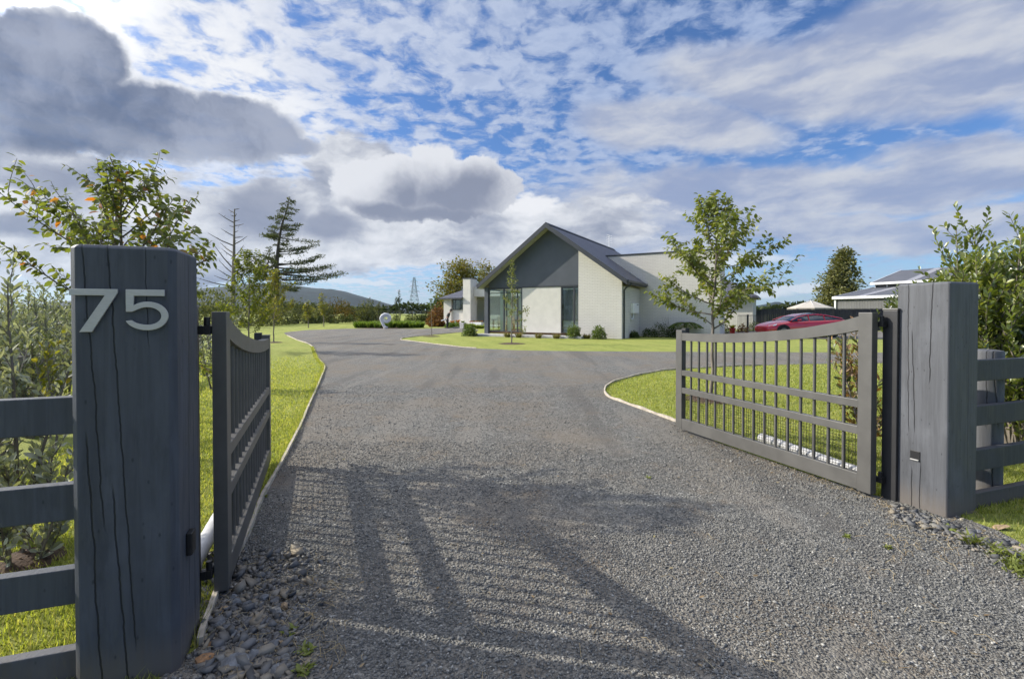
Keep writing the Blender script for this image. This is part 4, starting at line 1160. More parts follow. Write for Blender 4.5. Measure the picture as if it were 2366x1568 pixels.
# trees behind the left gate
YEL = leafmat('yellowing_leaf', [(.10, .13, .02), (.17, .18, .03), (.24, .22, .04), (.13, .15, .025), (.28, .22, .05)], .42, .06)
b5 = P(632, 790.7)
pear_tree('pear_tree', 'yellowing young tree beside the left drive edge past the gate', b5, 3.3, .85, lambda u: .25 + .85 * math.sin(math.pi * min(1, .2 + .8 * u)) * (1 - .2 * u), 26, 61, YEL, (.05, 0), leaf=.10, step=.06, group='young pear trees'); mulch('mulch', b5, .4, 'mulch ring under the yellowing tree by the left drive edge', 7)
b6 = A(575, 760, 17.); b6.z = 0
pear_tree('pear_tree', 'bushy young green tree rising over the left gate', b6, 3.5, .6, lambda u: .3 + .95 * math.sin(math.pi * min(1, .22 + .78 * u)) * (1 - .3 * u), 34, 62, leafmat('lime_leaf', [(.08, .115, .015), (.13, .16, .02), (.19, .2, .03), (.06, .09, .014)], .42, .06), (.03, 0), leaf=.095, step=.05, group='young pear trees')

# silver shrubs (left) and broad-leaved hedge (right)
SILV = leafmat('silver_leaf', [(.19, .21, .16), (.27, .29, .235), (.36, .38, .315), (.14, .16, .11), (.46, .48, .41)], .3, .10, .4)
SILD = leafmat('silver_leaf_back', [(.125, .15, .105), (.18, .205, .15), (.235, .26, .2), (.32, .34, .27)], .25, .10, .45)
HEDG = leafmat('hedge_leaf', [(.08, .115, .028), (.12, .165, .036), (.18, .22, .05), (.27, .29, .07), (.10, .135, .03), (.15, .19, .04)], .42, .16, .35)


def stem_shrub(name, label, base, H, Rr, ns, seed, leafm, leaf, tmpl=OVAL, step=.03, nb=7, spread=1., bark=BARK, group=None, tip=None, width=1., cat='shrub', fwd=.9, blen=.42):
    pl = Plant(seed); r = pl.r; root = thing(name, label, cat, base, r.uniform(0, .01), group)
    for i in range(ns):
        a = r.uniform(0, 6.28); q = Rr * math.sqrt(r.random()) * spread; h = H * (1 - .35 * (q / Rr) ** 1.5) * r.uniform(.78, 1.)
        tilt = q / H * 1.1
        st = limb(r, (.12 * math.cos(a) * r.random(), .12 * math.sin(a) * r.random(), -.03), (math.cos(a) * tilt, math.sin(a) * tilt, 1), h * math.sqrt(1 + tilt * tilt), 8, .04, .05)
        pl.twig(st, .012 * H / 1.7 + .003, .003, 5); pl.leaf_run(st, .3, 1, step, .9, -.2, 2, fwd)
        for j in range(nb):
            p, d = along(st, r.uniform(.08, .92)); b_ = r.uniform(0, 6.28)
            br = limb(r, p, d / np.linalg.norm(d) * .8 + np.array([math.cos(b_), math.sin(b_), .2]) * .8, H * blen * r.uniform(.5, 1) * .6, 5, .12, .08)
            pl.twig(br, .005, .002, 3); pl.leaf_run(br, .05, 1, step, .9, -.2, 2, fwd)
    return pl.finish(root, bark, leafm, leaf, tmpl, .8, width)


stem_shrub('silver_shrub', 'tall silver leaved shrub leaning over the left fence, nearest the camera', A(35, 900, 2.85).xy.to_3d(), 1.7, .46, 9, 71, SILV, .055, step=.027, nb=7, width=.75, group='silver leaved shrubs')
stem_shrub('silver_shrub', 'low silver shrub branch behind the second rail of the left fence', A(40, 1050, 2.55).xy.to_3d(), .78, .42, 8, 72, SILV, .05, step=.026, nb=7, group='silver leaved shrubs')
for px, Y, H, lb in ((-40, 6.2, 1.85, 'dark grey green shrub behind the silver shrub at the left edge'), (95, 6.6, 1.9, 'grey green shrub in the middle of the hedge left of the 75 post'), (150, 7.4, 1.85, 'grey green shrub touching the left edge of the 75 post'), (20, 8.0, 2.0, 'grey green shrub in the back row left of the 75 post'), (70, 5.2, 1.7, 'paler grey green shrub between the front silver shrub and the back row'), (130, 9.5, 2.2, 'tallest grey green shrub at the back of the hedge left of the 75 post')):
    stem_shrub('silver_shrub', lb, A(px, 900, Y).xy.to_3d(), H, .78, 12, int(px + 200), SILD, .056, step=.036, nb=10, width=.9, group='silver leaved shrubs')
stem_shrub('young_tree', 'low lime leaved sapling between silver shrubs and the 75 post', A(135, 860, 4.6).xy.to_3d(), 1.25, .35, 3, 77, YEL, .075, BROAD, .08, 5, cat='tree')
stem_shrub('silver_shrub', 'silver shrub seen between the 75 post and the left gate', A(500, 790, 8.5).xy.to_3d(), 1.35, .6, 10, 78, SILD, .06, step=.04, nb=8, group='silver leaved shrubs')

for px, Y, H, Rr, sd, lb in ((2215, 5.6, 2.05, .75, 81, 'broad leaved hedge shrub rising straight behind the grey post'), (2262, 5.0, 2.5, .45, 82, 'tallest hedge shrub with a pale tip right of the grey post'), (2350, 4.7, 2.2, .55, 83, 'yellow green hedge shrub behind the round fence post'),
                             (2330, 6.2, 2.4, .9, 84, 'dark hedge shrub at the back near the right edge'), (2150, 6.6, 1.95, .55, 86, 'hedge shrub left of the grey post top'), (2450, 5.2, 2.4, .8, 85, 'hedge shrub at the extreme right edge')):
    stem_shrub('hedge_shrub', lb, A(px, 900, Y).xy.to_3d(), H, Rr, 22, sd, HEDG, .062, step=.028, nb=14, width=.95, group='hedge shrubs behind the right fence')
BRONZE = leafmat('bronze_leaf', [(.26, .13, .04), (.32, .20, .07), (.20, .10, .035), (.09, .12, .025), (.07, .10, .022), (.36, .26, .12), (.11, .14, .03)], .38, .14)
stem_shrub('bronze_shrub', 'slim shrub with orange bronze tips behind the right gate hinge', A(2022, 800, 4.5).xy.to_3d(), 1.58, .34, 7, 91, BRONZE, .062, step=.032, nb=6, width=.9)

# house planting
BUSH = leafmat('round_bush_leaf', [(.07, .11, .03), (.11, .16, .04), (.15, .20, .055), (.05, .08, .02)], .35, .08)
TUSS = leafmat('tussock', [(.17, .15, .06), (.22, .19, .08), (.12, .13, .05)], .3, .03)


def bush(name, label, c, rx, rz, n, seed, leafm, leaf, group=None, cat='shrub', tmpl=SIMPLE, lumps=.25):
    rng = np.random.default_rng(seed); d = norm(rng.normal(0, 1, (n, 3))); d[:, 2] = np.abs(d[:, 2]) * 1.15 - .12
    k = np.array([1 + lumps * 1.6 * mnoise.noise((a[0] * 2.2 + seed, a[1] * 2.2, a[2] * 2.2)) for a in d]) * (rng.random(n) ** .35)
    pos = d * k[:, None] * (rx, rx, rz) + (0, 0, rz * .12); dr = d + rng.normal(0, .7, (n, 3)) + (0, 0, .25)
    root = thing(name, label, cat, c, 0, group)
    leaves('foliage', pos, dr, leaf * rng.uniform(.6, 1.3, n), tmpl, leafm, root, rng, 1.)
    mb = MB()
    for i in range(5): mb.tube([(0, 0, -.05), tuple(d[i] * (rx * .4, rx * .4, rz * .5) + (0, 0, .05)), tuple(d[i] * (rx * .8, rx * .8, rz * .8))], [.02 * rx + .006, .012 * rx + .004, .003], 5)
    mb.build('stem', BARKD, root)
    return root


def tuft(name, label, c, r, h, n, seed, leafm, group=None, w=1.):
    rng = np.random.default_rng(seed); a = rng.uniform(0, 6.28, n); q = r * .45 * np.sqrt(rng.random(n))
    pos = np.stack([c[0] + q * np.cos(a), c[1] + q * np.sin(a), np.full(n, c[2])], 1)
    d = np.stack([np.cos(a) * rng.uniform(.1, .9, n) * r / h, np.sin(a) * rng.uniform(.1, .9, n) * r / h, np.ones(n)], 1)
    o = leaves(name, pos, d, h * rng.uniform(.7, 1.15, n), BLADE, leafm, None, rng, .3, w)
    return tag(o, label, 'plant', group)


bush('round_shrub', 'round green bush at the left end of the paving slab', HP(-8.95, -1.3, .0), .42, .60, 1700, 1, BUSH, .085, 'round bushes along the front of the house')
bush('round_shrub', 'round green bush below the tall slit window', HP(-2.45, -.75, .0), .42, .62, 1700, 2, BUSH, .085, 'round bushes along the front of the house')
bush('round_shrub', 'round green bush before the brick wall near the corner', HP(-1.05, -.7, .0), .38, .60, 1500, 3, BUSH, .085, 'round bushes along the front of the house')
for x, lb in ((-6.35, 'straw coloured tussock left of the cream panel'), (-5.6, 'straw tussock under the left half of the cream panel'), (-4.35, 'straw tussock under the right half of the cream panel'), (-3.25, 'straw tussock between cream panel and slit window bush'), (-1.75, 'low tussock between the two bushes by the brick wall')):
    tuft('tussock', lb, HP(x, -1.25 if x < -2 else -.6, .0), .3, .30, 130, int(x * 10 + 100), TUSS, 'tussocks along the house front')
stem_shrub('small_shrub', 'small dark leaved plant before the cream wall panel', HP(-5.5, -.75, .1), .75, .3, 5, 101, PEAR, .08, BROAD, .08, 4)
DKG = leafmat('dark_shrub_leaf', [(.035, .06, .018), (.06, .09, .025), (.09, .12, .03), (.05, .075, .02)], .3, .06)
for x, y, r, hh, lb in ((.75, 3.0, .42, .45, 'low dark shrub at the foot of the meter box wall'), (1.35, 3.1, .5, .75, 'ragged dark shrub left of the tree fern, next to the house corner'), (2.05, 3.15, .35, .55, 'dark shrub close to the left side of the tree fern'), (.25, 1.6, .25, .3, 'tiny shrub under the downpipe')):
    bush('dark_shrub', lb, HP(x, y, 0), r, hh, 700, int(x * 10), DKG, .08, 'dark shrubs in the bed by the parapet wall')
tw = thing('bare_shrub', 'bare twiggy shrub against the parapet wall left of the fern', 'shrub', HP(1.75, 3.4, 0)); pl = Plant(5)
for k in range(6): pl.twig(limb(pl.r, (0, 0, 0), pl.r.normal(0, .35, 3) + (0, 0, 1), 1.3, 5, 0, .1), .010, .003, 4)
pl.finish(tw, BARKD, PEAR, .05, BROAD)
# tree fern
fr = HP(2.75, 3.0, 0); t = thing('tree_fern', 'tree fern with arching fronds before the parapet wall', 'tree fern', fr); pl = Plant(9)
MB().tube([(0, 0, -.05), (.01, 0, .4), (0, .02, .85)], [.09, .08, .10], 9).build('trunk', BARKD, t, smooth=True)
FERN = leafmat('fern_leaf', [(.05, .085, .02), (.08, .12, .025), (.06, .10, .03)], .3, .06)
for k in range(15):
    a = k * 2.4; pts = [np.array([math.cos(a) * .9 * f, math.sin(a) * .9 * f, .85 + .30 * f - .55 * f * f]) for f in np.linspace(0, 1, 8)]
    pl.twig(np.array(pts), .010, .004, 4)
    for f in np.linspace(.12, 1, 26):
        p, d = along(pts, min(f, .99)); d = d / np.linalg.norm(d); sd = np.cross(d, (0, 0, 1)); sd /= np.linalg.norm(sd)
        for s_ in (-1, 1): pl.lp.append(p); pl.ld.append(sd * s_ + d * .4 + np.array([0, 0, -.2]))
pl.finish(t, BARKD, FERN, .22, SIMPLE, .1, .6, 'frond_stalks', 'fronds')

# ------------------------------------------------------------------ island bed with spiral sculpture
bc = P(890, 758); bc = Vector((bc.x, bc.y + 1.6, 0))
mulch('mulch', bc, 3.0, 'round planted bed of dark mulch in the turning circle', 12, .0)
LOM = leafmat('lomandra', [(.07, .13, .02), (.11, .18, .03), (.17, .24, .05), (.08, .14, .025)], .35, .05)
rng = np.random.default_rng(31); k = 0
for ring, n in ((2.75, 18), (1.9, 12), (1.0, 6)):
    for i in range(n):
        a = 2 * math.pi * (i + .5 * (ring == 1.9)) / n; ax_ = 1.12
        if ring == 1.0 and math.sin(a) < -.3: continue
        tuft('strap_leaf_clump', 'bright green strap leaved grass clump planted in the round bed', (bc.x + ring * ax_ * math.cos(a) + rng.normal(0, .08), bc.y + ring * .62 * math.sin(a) + rng.normal(0, .08), .02), .55, .62 * rng.uniform(.85, 1.15), 150, 400 + k, LOM, 'grass clumps in the round bed', 1.3); k += 1


def spiral():
    q = A(891, 757, 43.2); t = thing('spiral_sculpture', 'white stone fern spiral sculpture standing in the round bed', 'sculpture', (q.x, q.y, .12), 0)
    MB().lathe([(.2, -.15), (.2, .05), (.14, .1)], 12).build('base', CONC, t)
    pts = []; rad = []
    for i in range(8): f = i / 8; pts.append((-.10 - .28 * f ** .8, 0, .05 + .55 * f)); rad.append(.13 - .01 * f)
    n = 46
    for i in range(n + 1):
        f = i / n; a = math.pi * 1.06 - f * 4.4 * math.pi; r = .40 * (1 - f) ** .85 + .035
        pts.append((.03 + r * math.cos(a) * 1.05, 0, .80 + r * math.sin(a))); rad.append((.105 * (1 - f) + .04) * (1.06 if i % 2 else .95))
    mb = MB(); mb.tube(pts, rad, 10); o = mb.build('spiral', M('pale_stone', (.60, .60, .62), .75, var=.12, scale=6, bump=.3), t, smooth=True)
    for v in o.data.vertices: v.co.y *= .8


spiral()

# ------------------------------------------------------------------ far garden: clipped balls, shrubs and small trees
BALL = leafmat('clipped_ball_leaf', [(.05, .07, .03), (.08, .10, .045), (.10, .125, .05), (.06, .085, .03)], .25, .03)
names = ['first', 'second', 'third', 'fourth', 'fifth', 'sixth', 'seventh', 'eighth', 'ninth', 'tenth', 'eleventh', 'twelfth']
for i, (px, py) in enumerate(((673, 750), (681, 750), (721, 748), (737, 747), (772, 749), (791, 743), (808, 743), (915, 744), (944, 743), (959, 743), (972, 742), (980, 742), (988, 742))):
    q = A(px, py, 60); bush('clipped_ball', 'small clipped ball shrub in the far row across the back lawn', (q.x, q.y, q.z - .1), .55, .85, 420, 300 + i, BALL, .16, 'row of clipped ball shrubs', lumps=.08)
OLV = leafmat('olive_bush_leaf', [(.075, .09, .04), (.11, .125, .06), (.14, .15, .075), (.06, .075, .035), (.17, .17, .08)], .3, .04)
ORG = leafmat('orange_bush_leaf', [(.14, .10, .03), (.20, .13, .035), (.11, .10, .03), (.24, .17, .05)], .3, .03)
BRN = leafmat('brown_hedge_leaf', [(.12, .06, .03), (.17, .085, .04), (.09, .05, .025), (.20, .11, .05)], .3, .03)
far = [(470, 742, 40, 2.0, 3.2, OLV, 'grey green far bush just right of the 75 post'), (520, 742, 46, 2.2, 3.2, OLV, 'olive far bush behind the left gate hinge'), (690, 745, 60, 1.9, 2.7, OLV, 'olive far bush right of the yellowing tree'), (722, 742, 68, 1.8, 2.2, OLV, 'olive bush in the far shrub belt below the hill'),
       (748, 744, 64, 1.6, 2.4, OLV, 'olive bush left of the orange bush in the far belt'), (787, 742, 72, 2.4, 3.1, ORG, 'orange green rounded bush in the far shrub belt'), (818, 742, 74, 1.6, 1.9, OLV, 'low olive bush right of the orange bush'), (842, 742, 66, 1.3, 2.4, OLV, 'pale olive bush left of the spiral'), (862, 742, 70, 1.3, 2.1, OLV, 'olive bush close left of the spiral'),
       (640, 744, 56, 2.0, 2.8, OLV, 'olive bush behind the yellowing tree trunk'), (600, 744, 52, 2.0, 2.6, OLV, 'dull bush behind the left gate bars'), (1013, 743, 58, 1.25, 2.0, BRN, 'large brown leaved hedge left of the person'), (1003, 744, 57, 1., 1.1, BRN, 'lower brown bush left of the person'), (1012, 754, 50, .8, .7, BRN, 'low purple brown shrub behind the person'), (1000, 742, 62, .9, .9, OLV, 'olive bush beside the brown hedge')]
for i, (px, py, Y, rx, rzz, mt, lb) in enumerate(far):
    q = A(px, py, Y); bush('far_bush', lb, (q.x, q.y, min(q.z, gz(0, Y)) - .15), rx, rzz, 1500, 500 + i, mt, .26, 'bushes of the far shrub belt', lumps=.35)


def far_tree(label, px, py, Y, H, r, seed, mt, narrow=True):
    q = A(px, py, Y); root = thing('young_tree', label, 'tree', (q.x, q.y, min(q.z, gz(0, Y))), 0, 'young trees of the far garden'); pl = Plant(seed); rr = pl.r
    tr = limb(rr, (0, 0, -.1), (0, 0, 1), H, 9, 0, .03); pl.wood.tube(tr, list(np.linspace(.05, .012, 10)), 6)
    for i in range(26):
        f = .3 + .68 * rr.random(); p, d = along(tr, f); a = rr.uniform(0, 6.28); u = (f - .3) / .7
        lm = limb(rr, p, (math.cos(a), math.sin(a), 1.2), r * (1.15 - u) * rr.uniform(.6, 1.2), 4, .1, .1); pl.twig(lm, .014, .005, 3); pl.leaf_run(lm, .1, 1, .10, per=3)
    pl.finish(root, BARK, mt, .19, SIMPLE, 1.)


far_tree('small pale tree before the far belt, right of the yellowing tree', 712, 755.5, 46, 2.7, 1.0, 1, YEL)
far_tree('taller slim tree before the far belt below the hill', 748, 752.5, 50, 3.9, .9, 2, YEL)
far_tree('small pale tree behind the round bed, left of the spiral', 873, 742, 62, 2.9, .9, 3, OLV)
far_tree('thin dark sapling with split top right of the spiral', 922, 737, 66, 4.6, .7, 4, DKG)
far_tree('thin leaning sapling close right of the spiral', 916, 738, 66, 3.6, .6, 5, DKG)
t = thing('paddock_fence', 'low post and rail fence across the far paddock behind the spiral', 'fence', A(955, 733, 84)); mb = MB()
for k in range(9): MB().box(-9 + k * 2.2, -8.88 + k * 2.2, -.06, .06, -.3, 1.2).build('post', GREYW, t)
for z in (.35, .7, 1.05): MB().box(-9, 9, -.1, -.06, z - .05, z + .05).build('rail', GREYW, t)

# conifer and dead tree (far left); limbs read off the picture, each given its own depth
def z8(x, y, Y): return A(480.4 + x * .18853, 443.4 + y * .18853, Y)


PINE = leafmat('pine_needle', [(.06, .075, .042), (.085, .105, .055), (.11, .125, .065), (.075, .09, .045)], .2, .03)


def conifer():
    Y0 = 72.; rng = np.random.default_rng(7); b = z8(846, 1500, Y0); b.z = gz(0, Y0)
    t = thing('conifer', 'tall leaning dark conifer with tiered wind swept branches', 'tree', b); pl = Plant(7)
    T = [(846, 1500), (845, 1090), (842, 900), (862, 650), (900, 420), (960, 240), (992, 55)]
    tr = [z8(x, y, Y0) - b for x, y in T]; tr[0] = Vector((tr[1].x, 0, -.3)); pl.wood.tube(tr, [.42, .36, .30, .22, .15, .09, .03], 8)
    L = [((990, 70), (1050, 150)), ((975, 120), (920, 175)), ((985, 100), (1040, 120)), ((970, 180), (1055, 220)), ((960, 200), (895, 200)), ((960, 240), (870, 245)), ((950, 270), (1060, 280)), ((935, 300), (860, 300)), ((930, 330), (1005, 350)), ((925, 350), (780, 335)),
         ((910, 420), (1140, 400)), ((905, 430), (750, 425)), ((895, 470), (1080, 460)), ((885, 500), (750, 520)), ((870, 580), (540, 485)), ((880, 540), (740, 520)), ((880, 560), (1210, 565)), ((870, 590), (970, 605)), ((890, 520), (1080, 540)),
         ((862, 660), (800, 655)), ((865, 740), (1285, 640)), ((862, 700), (1180, 690)), ((860, 760), (1180, 740)), ((850, 780), (900, 800)), ((845, 900), (1400, 790)), ((850, 880), (1290, 850)), ((845, 930), (1390, 915)), ((845, 960), (1200, 960)),
         ((850, 1000), (1480, 900)), ((880, 1010), (1590, 985)), ((900, 1080), (1500, 1010)), ((860, 1060), (1250, 1060)), ((860, 1100), (1200, 1130)), ((1130, 1140), (1340, 1060)), ((850, 1040), (1100, 1040)), ((845, 1000), (620, 900)), ((845, 850), (680, 800)), ((845, 900), (640, 930)), ((840, 1000), (560, 1000)), ((840, 1050), (600, 1060)), ((850, 1130), (1130, 1230)), ((850, 1180), (1080, 1180)), ((850, 1150), (650, 1130))]
    # secondary leader on the left
    sl_ = [z8(700, 1080, Y0 - 1) - b, z8(715, 950, Y0 - 1) - b, z8(750, 800, Y0 - 1) - b, z8(765, 680, Y0 - 1) - b]; pl.wood.tube(sl_, [.16, .13, .08, .03], 6)
    for y in range(690, 1080, 34): L += [((755 - (y - 680) * .12, y + 12), (755 + 75 * (y - 640) / 300 + 12, y)), ((755 - (y - 680) * .12, y + 12), (745 - 95 * (y - 640) / 300 - 12, y + 4))]
    for i, (p, q) in enumerate(L):
        a = z8(*p, Y0) - b; c = z8(*q, Y0) - b; l = (c - a).length; c.y += rng.normal(0, .42) * l; m_ = (a + c) / 2 + Vector((0, 0, -.05 * l))
        pts = np.array([a, (a + m_) / 2, m_, (m_ + c) / 2 + Vector((0, 0, -.02 * l)), c]); pl.twig(pts, .03 + .016 * l, .015, 5)
        n = int(l * 44)
        for k in range(n):
            f = rng.uniform(.22, 1.0) ** .75; pp, d = along(pts, min(f, .999)); w = .11 + .085 * l * min(1, 1.25 - f)
            pl.lp.append(pp + rng.normal(0, 1, 3) * (w, w * 1.4, w * .42) + (0, 0, .05)); pl.ld.append(d / np.linalg.norm(d) * .7 + rng.normal(0, .6, 3) + (0, 0, .45))
    for k in range(34):                                         # branches towards and away from the viewer
        f = rng.uniform(.22, .97); k0 = f * 6; i = min(int(k0), 5); p = Vector(tr[i]).lerp(Vector(tr[i + 1]), k0 - i); l = (1 - f) * 4.6 + .4
        s_ = 1 if k % 2 else -1; c = p + Vector((rng.normal(0, .35) * l, s_ * l, rng.normal(.05, .12) * l)); pts = np.array([p, p.lerp(c, .5) - Vector((0, 0, .05 * l)), c]); pl.twig(pts, .03 + .01 * l, .015, 4)
        for j in range(int(l * 34)):
            ff = rng.uniform(.3, 1); pp, d = along(pts, min(ff, .99)); pl.lp.append(pp + rng.normal(0, 1, 3) * (.22, .2, .10)); pl.ld.append(d / np.linalg.norm(d) * .6 + rng.normal(0, .6, 3) + (0, 0, .4))
    pl.finish(t, BARKD, PINE, .36, SIMPLE, 1., .55)


conifer()


def dead_tree():
    Y0 = 62.; rng = np.random.default_rng(17); b = z8(310, 1500, Y0); b.z = gz(0, Y0)
    t = thing('dead_tree', 'bare dead conifer trunk with broken branches left of the green conifer', 'tree', b); mb = MB()
    T = [(306, 1500), (310, 1120), (318, 800), (322, 500), (325, 210)]; tr = [z8(x, y, Y0) - b for x, y in T]; tr[0].z = -.3
    mb.tube(tr, [.34, .27, .19, .12, .07], 9); mb.build('trunk', BARK, t, smooth=True)
    for p, q in (((320, 255), (222, 205)), ((325, 215), (385, 205)), ((322, 380), (210, 290)), ((322, 360), (388, 340)), ((322, 415), (428, 390)), ((320, 430), (280, 420)), ((318, 540), (205, 465)), ((318, 560), (420, 545)), ((318, 500), (365, 470)), ((315, 660), (60, 520)), ((315, 645), (505, 548)),
                 ((312, 750), (20, 590)), ((330, 790), (460, 655)), ((310, 800), (190, 700)), ((310, 940), (55, 650)), ((310, 870), (270, 780)), ((308, 1000), (70, 830)), ((330, 980), (520, 885)), ((308, 1055), (110, 940)), ((306, 1100), (160, 1035)), ((330, 880), (400, 820)), ((365, 1100), (390, 850)), ((340, 1010), (420, 930)), ((300, 1160), (20, 1070)), ((330, 300), (360, 270)), ((322, 300), (280, 285)), ((318, 620), (350, 600))):
        a = z8(*p, Y0) - b; c = z8(*q, Y0) - b; l = (c - a).length; c.y += rng.normal(0, .4) * l; k = MB(); m_ = (a + c) / 2 + Vector((0, 0, -.04 * l)); k.tube([a, m_, c], [.05 + .012 * l, .04 + .006 * l, .02], 5)
        for j in range(int(l * 1.6)):
            f = rng.uniform(.3, .95); s0 = a.lerp(c, f); k.tube([s0, s0 + Vector((rng.normal(0, .2), rng.normal(0, .2), rng.normal(.05, .2)))], [.022, .010], 4)
        k.build('branch', BARKD, t)


dead_tree()


def crown_tree(name, label, px, pyb, Y, H, prof, n, seed, mt, leaf, nb=60, droop=.1, clump=.5, group=None, trunk_r=.25, lean=0.):
    q = A(px, pyb, Y); root = thing(name, label, 'tree', (q.x, q.y, gz(0, Y)), 0, group); pl = Plant(seed); r = pl.r
    tr = limb(r, (0, 0, -.2), (lean, 0, 1), H * .96, 10, .02, .03); pl.wood.tube(tr, list(np.linspace(trunk_r, .03, 11)), 8)
    for i in range(nb):
        f = .12 + .86 * (i + r.random()) / nb; p, d = along(tr, min(f, .99)); a = i * 2.4; L = prof(f) * r.uniform(.7, 1.15)
        lm = limb(r, p, (math.cos(a), math.sin(a), .35), L, 5, .05 - droop, .1); pl.twig(lm, .02 + .012 * L, .012, 4)
        m = max(int(n / nb * (.4 + prof(f) / prof(.4))), 4)
        cs = [along(lm, min(.999, r.uniform(.35, 1.0)))[0] + r.normal(0, .12 * L, 3) for _ in range(max(3, int(L * 1.6)))]
        for j in range(m):
            c = cs[j % len(cs)]; o = r.normal(0, 1, 3) * (clump, clump, clump * .6); pl.lp.append(c + o); pl.ld.append(o / clump + r.normal(0, .5, 3) + (0, 0, .2 - droop * 3))
    return pl.finish(root, BARKD, mt, leaf, SIMPLE, 1.)


MACRO = leafmat('macrocarpa_leaf', [(.08, .09, .036), (.12, .13, .05), (.16, .16, .062), (.20, .19, .078), (.10, .11, .042)], .2, .03)
crown_tree('cypress_tree', 'broad dark cypress standing behind the grey shed', 1928, 760, 78, 12.1, lambda f: 4.0 * max(0, 1 - f) ** .8 + .15, 8000, 3, MACRO, .42, 74, .03, .42)
WIL = leafmat('willow_leaf', [(.10, .115, .03), (.15, .15, .04), (.19, .16, .045), (.12, .13, .04), (.16, .12, .04)], .4, .03)
crown_tree('willow_tree', 'loose yellow green weeping tree behind the left wing of the house', 1062, 750, 74, 9.4, lambda f: 3.4 * math.sin(math.pi * min(1, .15 + .75 * f)) + .5, 5200, 4, WIL, .38, 46, .12, .5, lean=.02)
crown_tree('willow_tree', 'second loose tree showing over the porch of the house', 1128, 750, 80, 9.8, lambda f: 2.6 * math.sin(math.pi * min(1, .2 + .75 * f)) + .4, 3000, 5, WIL, .38, 36, .10, .5)
q = A(1010, 735, 120); crown_tree('far_tree', 'dark small tree beyond the brown hedge, near the left wing', 1012, 740, 120, 5.2, lambda f: 2.4 * (1 - f) + .5, 900, 6, DKG, .6, 26, .02, .6)


# ------------------------------------------------------------------ pylon
def pylon():
    q = A(956.7, 713, 420); t = thing('pylon', 'grey lattice power pylon far off left of the house', 'pylon', (q.x, q.y, 1.0)); H = A(956.7, 640.7, 420).z - 1; mb = MB()
    W = lambda f: 4.6 * (1 - f) ** 1.25 + .75
    lv = [0, .14, .27, .39, .50, .60, .70, .80, .90, 1.]
    cs = [[Vector((sx * W(f) / 1, sy * W(f), H * f)) for sx, sy in ((-1, -1), (1, -1), (1, 1), (-1, 1))] for f in lv]
    for a, b in zip(cs[:-1], cs[1:]):
        for i in range(4):
            mb.tube([a[i], b[i]], .16, 4); mb.tube([a[i], b[(i + 1) % 4]], .09, 4); mb.tube([a[(i + 1) % 4], b[i]], .09, 4); mb.tube([b[i], b[(i + 1) % 4]], .09, 4)
    st = M('pylon_steel', (.20, .24, .28), .6); mb.build('lattice_tower', st, t)
    for f, w in ((.62, 4.6), (.76, 3.8), (.89, 3.0)):
        k = MB(); z = H * f
        for s_ in (-1, 1): k.tube([(0, 0, z), (s_ * w, 0, z)], .12, 4); k.tube([(0, 0, z + 1.5), (s_ * w, 0, z)], .09, 4); k.tube([(s_ * w, 0, z), (s_ * w, 0, z - 1.1)], .1, 4)
        k.build('cross_arm', st, t)


pylon()

# ------------------------------------------------------------------ right background: paling fence, pool fence, car, parasol, shed
PALE = M('black_paling', (.035, .036, .042), .8, var=.35, scale=3, stretch=(6, 6, .4))


def paling(label, a, b, h, n):
    a = Vector(a); b = Vector(b); d = b - a; t = thing('paling_fence', label, 'fence', a, math.atan2(d.y, d.x), 'dark paling fences'); L = d.length
    mb = MB(); k = int(L / .15); rng = np.random.default_rng(n)
    for i in range(k): mb.box(i * .15, i * .15 + .142, -.012 - .004 * (i % 2), .012, .02, h + rng.normal(0, .008))
    mb.build('palings', PALE, t); MB().box(0, L, -.04, .04, h + .02, h + .06).build('capping', BLACKST, t)
    for i in range(int(L / 2.6) + 1): MB().box(i * 2.6 - .06, i * 2.6 + .06, -.09, -.02, 0, h + .01).build('post', BLACKST, t)


paling('long black paling fence behind the red car', A(1761, 725, 40).xy.to_3d(), A(2120, 725, 37).xy.to_3d(), 1.72, 1)
paling('short set back black paling fence right of the house', A(1700, 725, 46.5).xy.to_3d(), A(1764, 725, 46).xy.to_3d(), 1.68, 2)
t = thing('pool_fence', 'thin black bar fence with a thick post beside the house', 'fence', A(1704, 760, 35).xy.to_3d(), R(4)); L = 2.1
bars = MB()
for k in range(22): bars.box(k * .095, k * .095 + .016, -.008, .008, .05, 1.25)
bars.box(0, L, -.015, .015, 1.22, 1.26); bars.box(0, L, -.015, .015, .08, .12); bars.build('bars', BLACKST, t); MB().box(.70, .80, -.05, .05, 0, 1.3).build('post', BLACKST, t); MB().box(L, L + .06, -.03, .03, 0, 1.3).build('post', BLACKST, t)
pq = A(1691.5, 766, 33); t = thing('flower_pot', 'red glazed pot of yellow plants beside the bar fence', 'pot', (pq.x, pq.y, 0), 0, 'red glazed pots'); MB().lathe([(.15, 0), (.22, .36), (.24, .38), (.20, .38), (.18, .3)], 16).build('pot', RED, t, smooth=True)
YPL = leafmat('yellow_plant', [(.35, .28, .03), (.28, .30, .04), (.20, .26, .04)], .4, .03)


def potplant(root, h, r, n, z, seed, mt):
    rng = np.random.default_rng(seed); a = rng.uniform(0, 6.28, n); d = np.stack([np.cos(a) * r / h, np.sin(a) * r / h, rng.uniform(.6, 1.2, n)], 1)
    leaves('foliage', np.stack([np.cos(a) * .05, np.sin(a) * .05, np.full(n, z)], 1), d, h * rng.uniform(.6, 1.1, n), BLADE, mt, root, rng, .3, 2.)


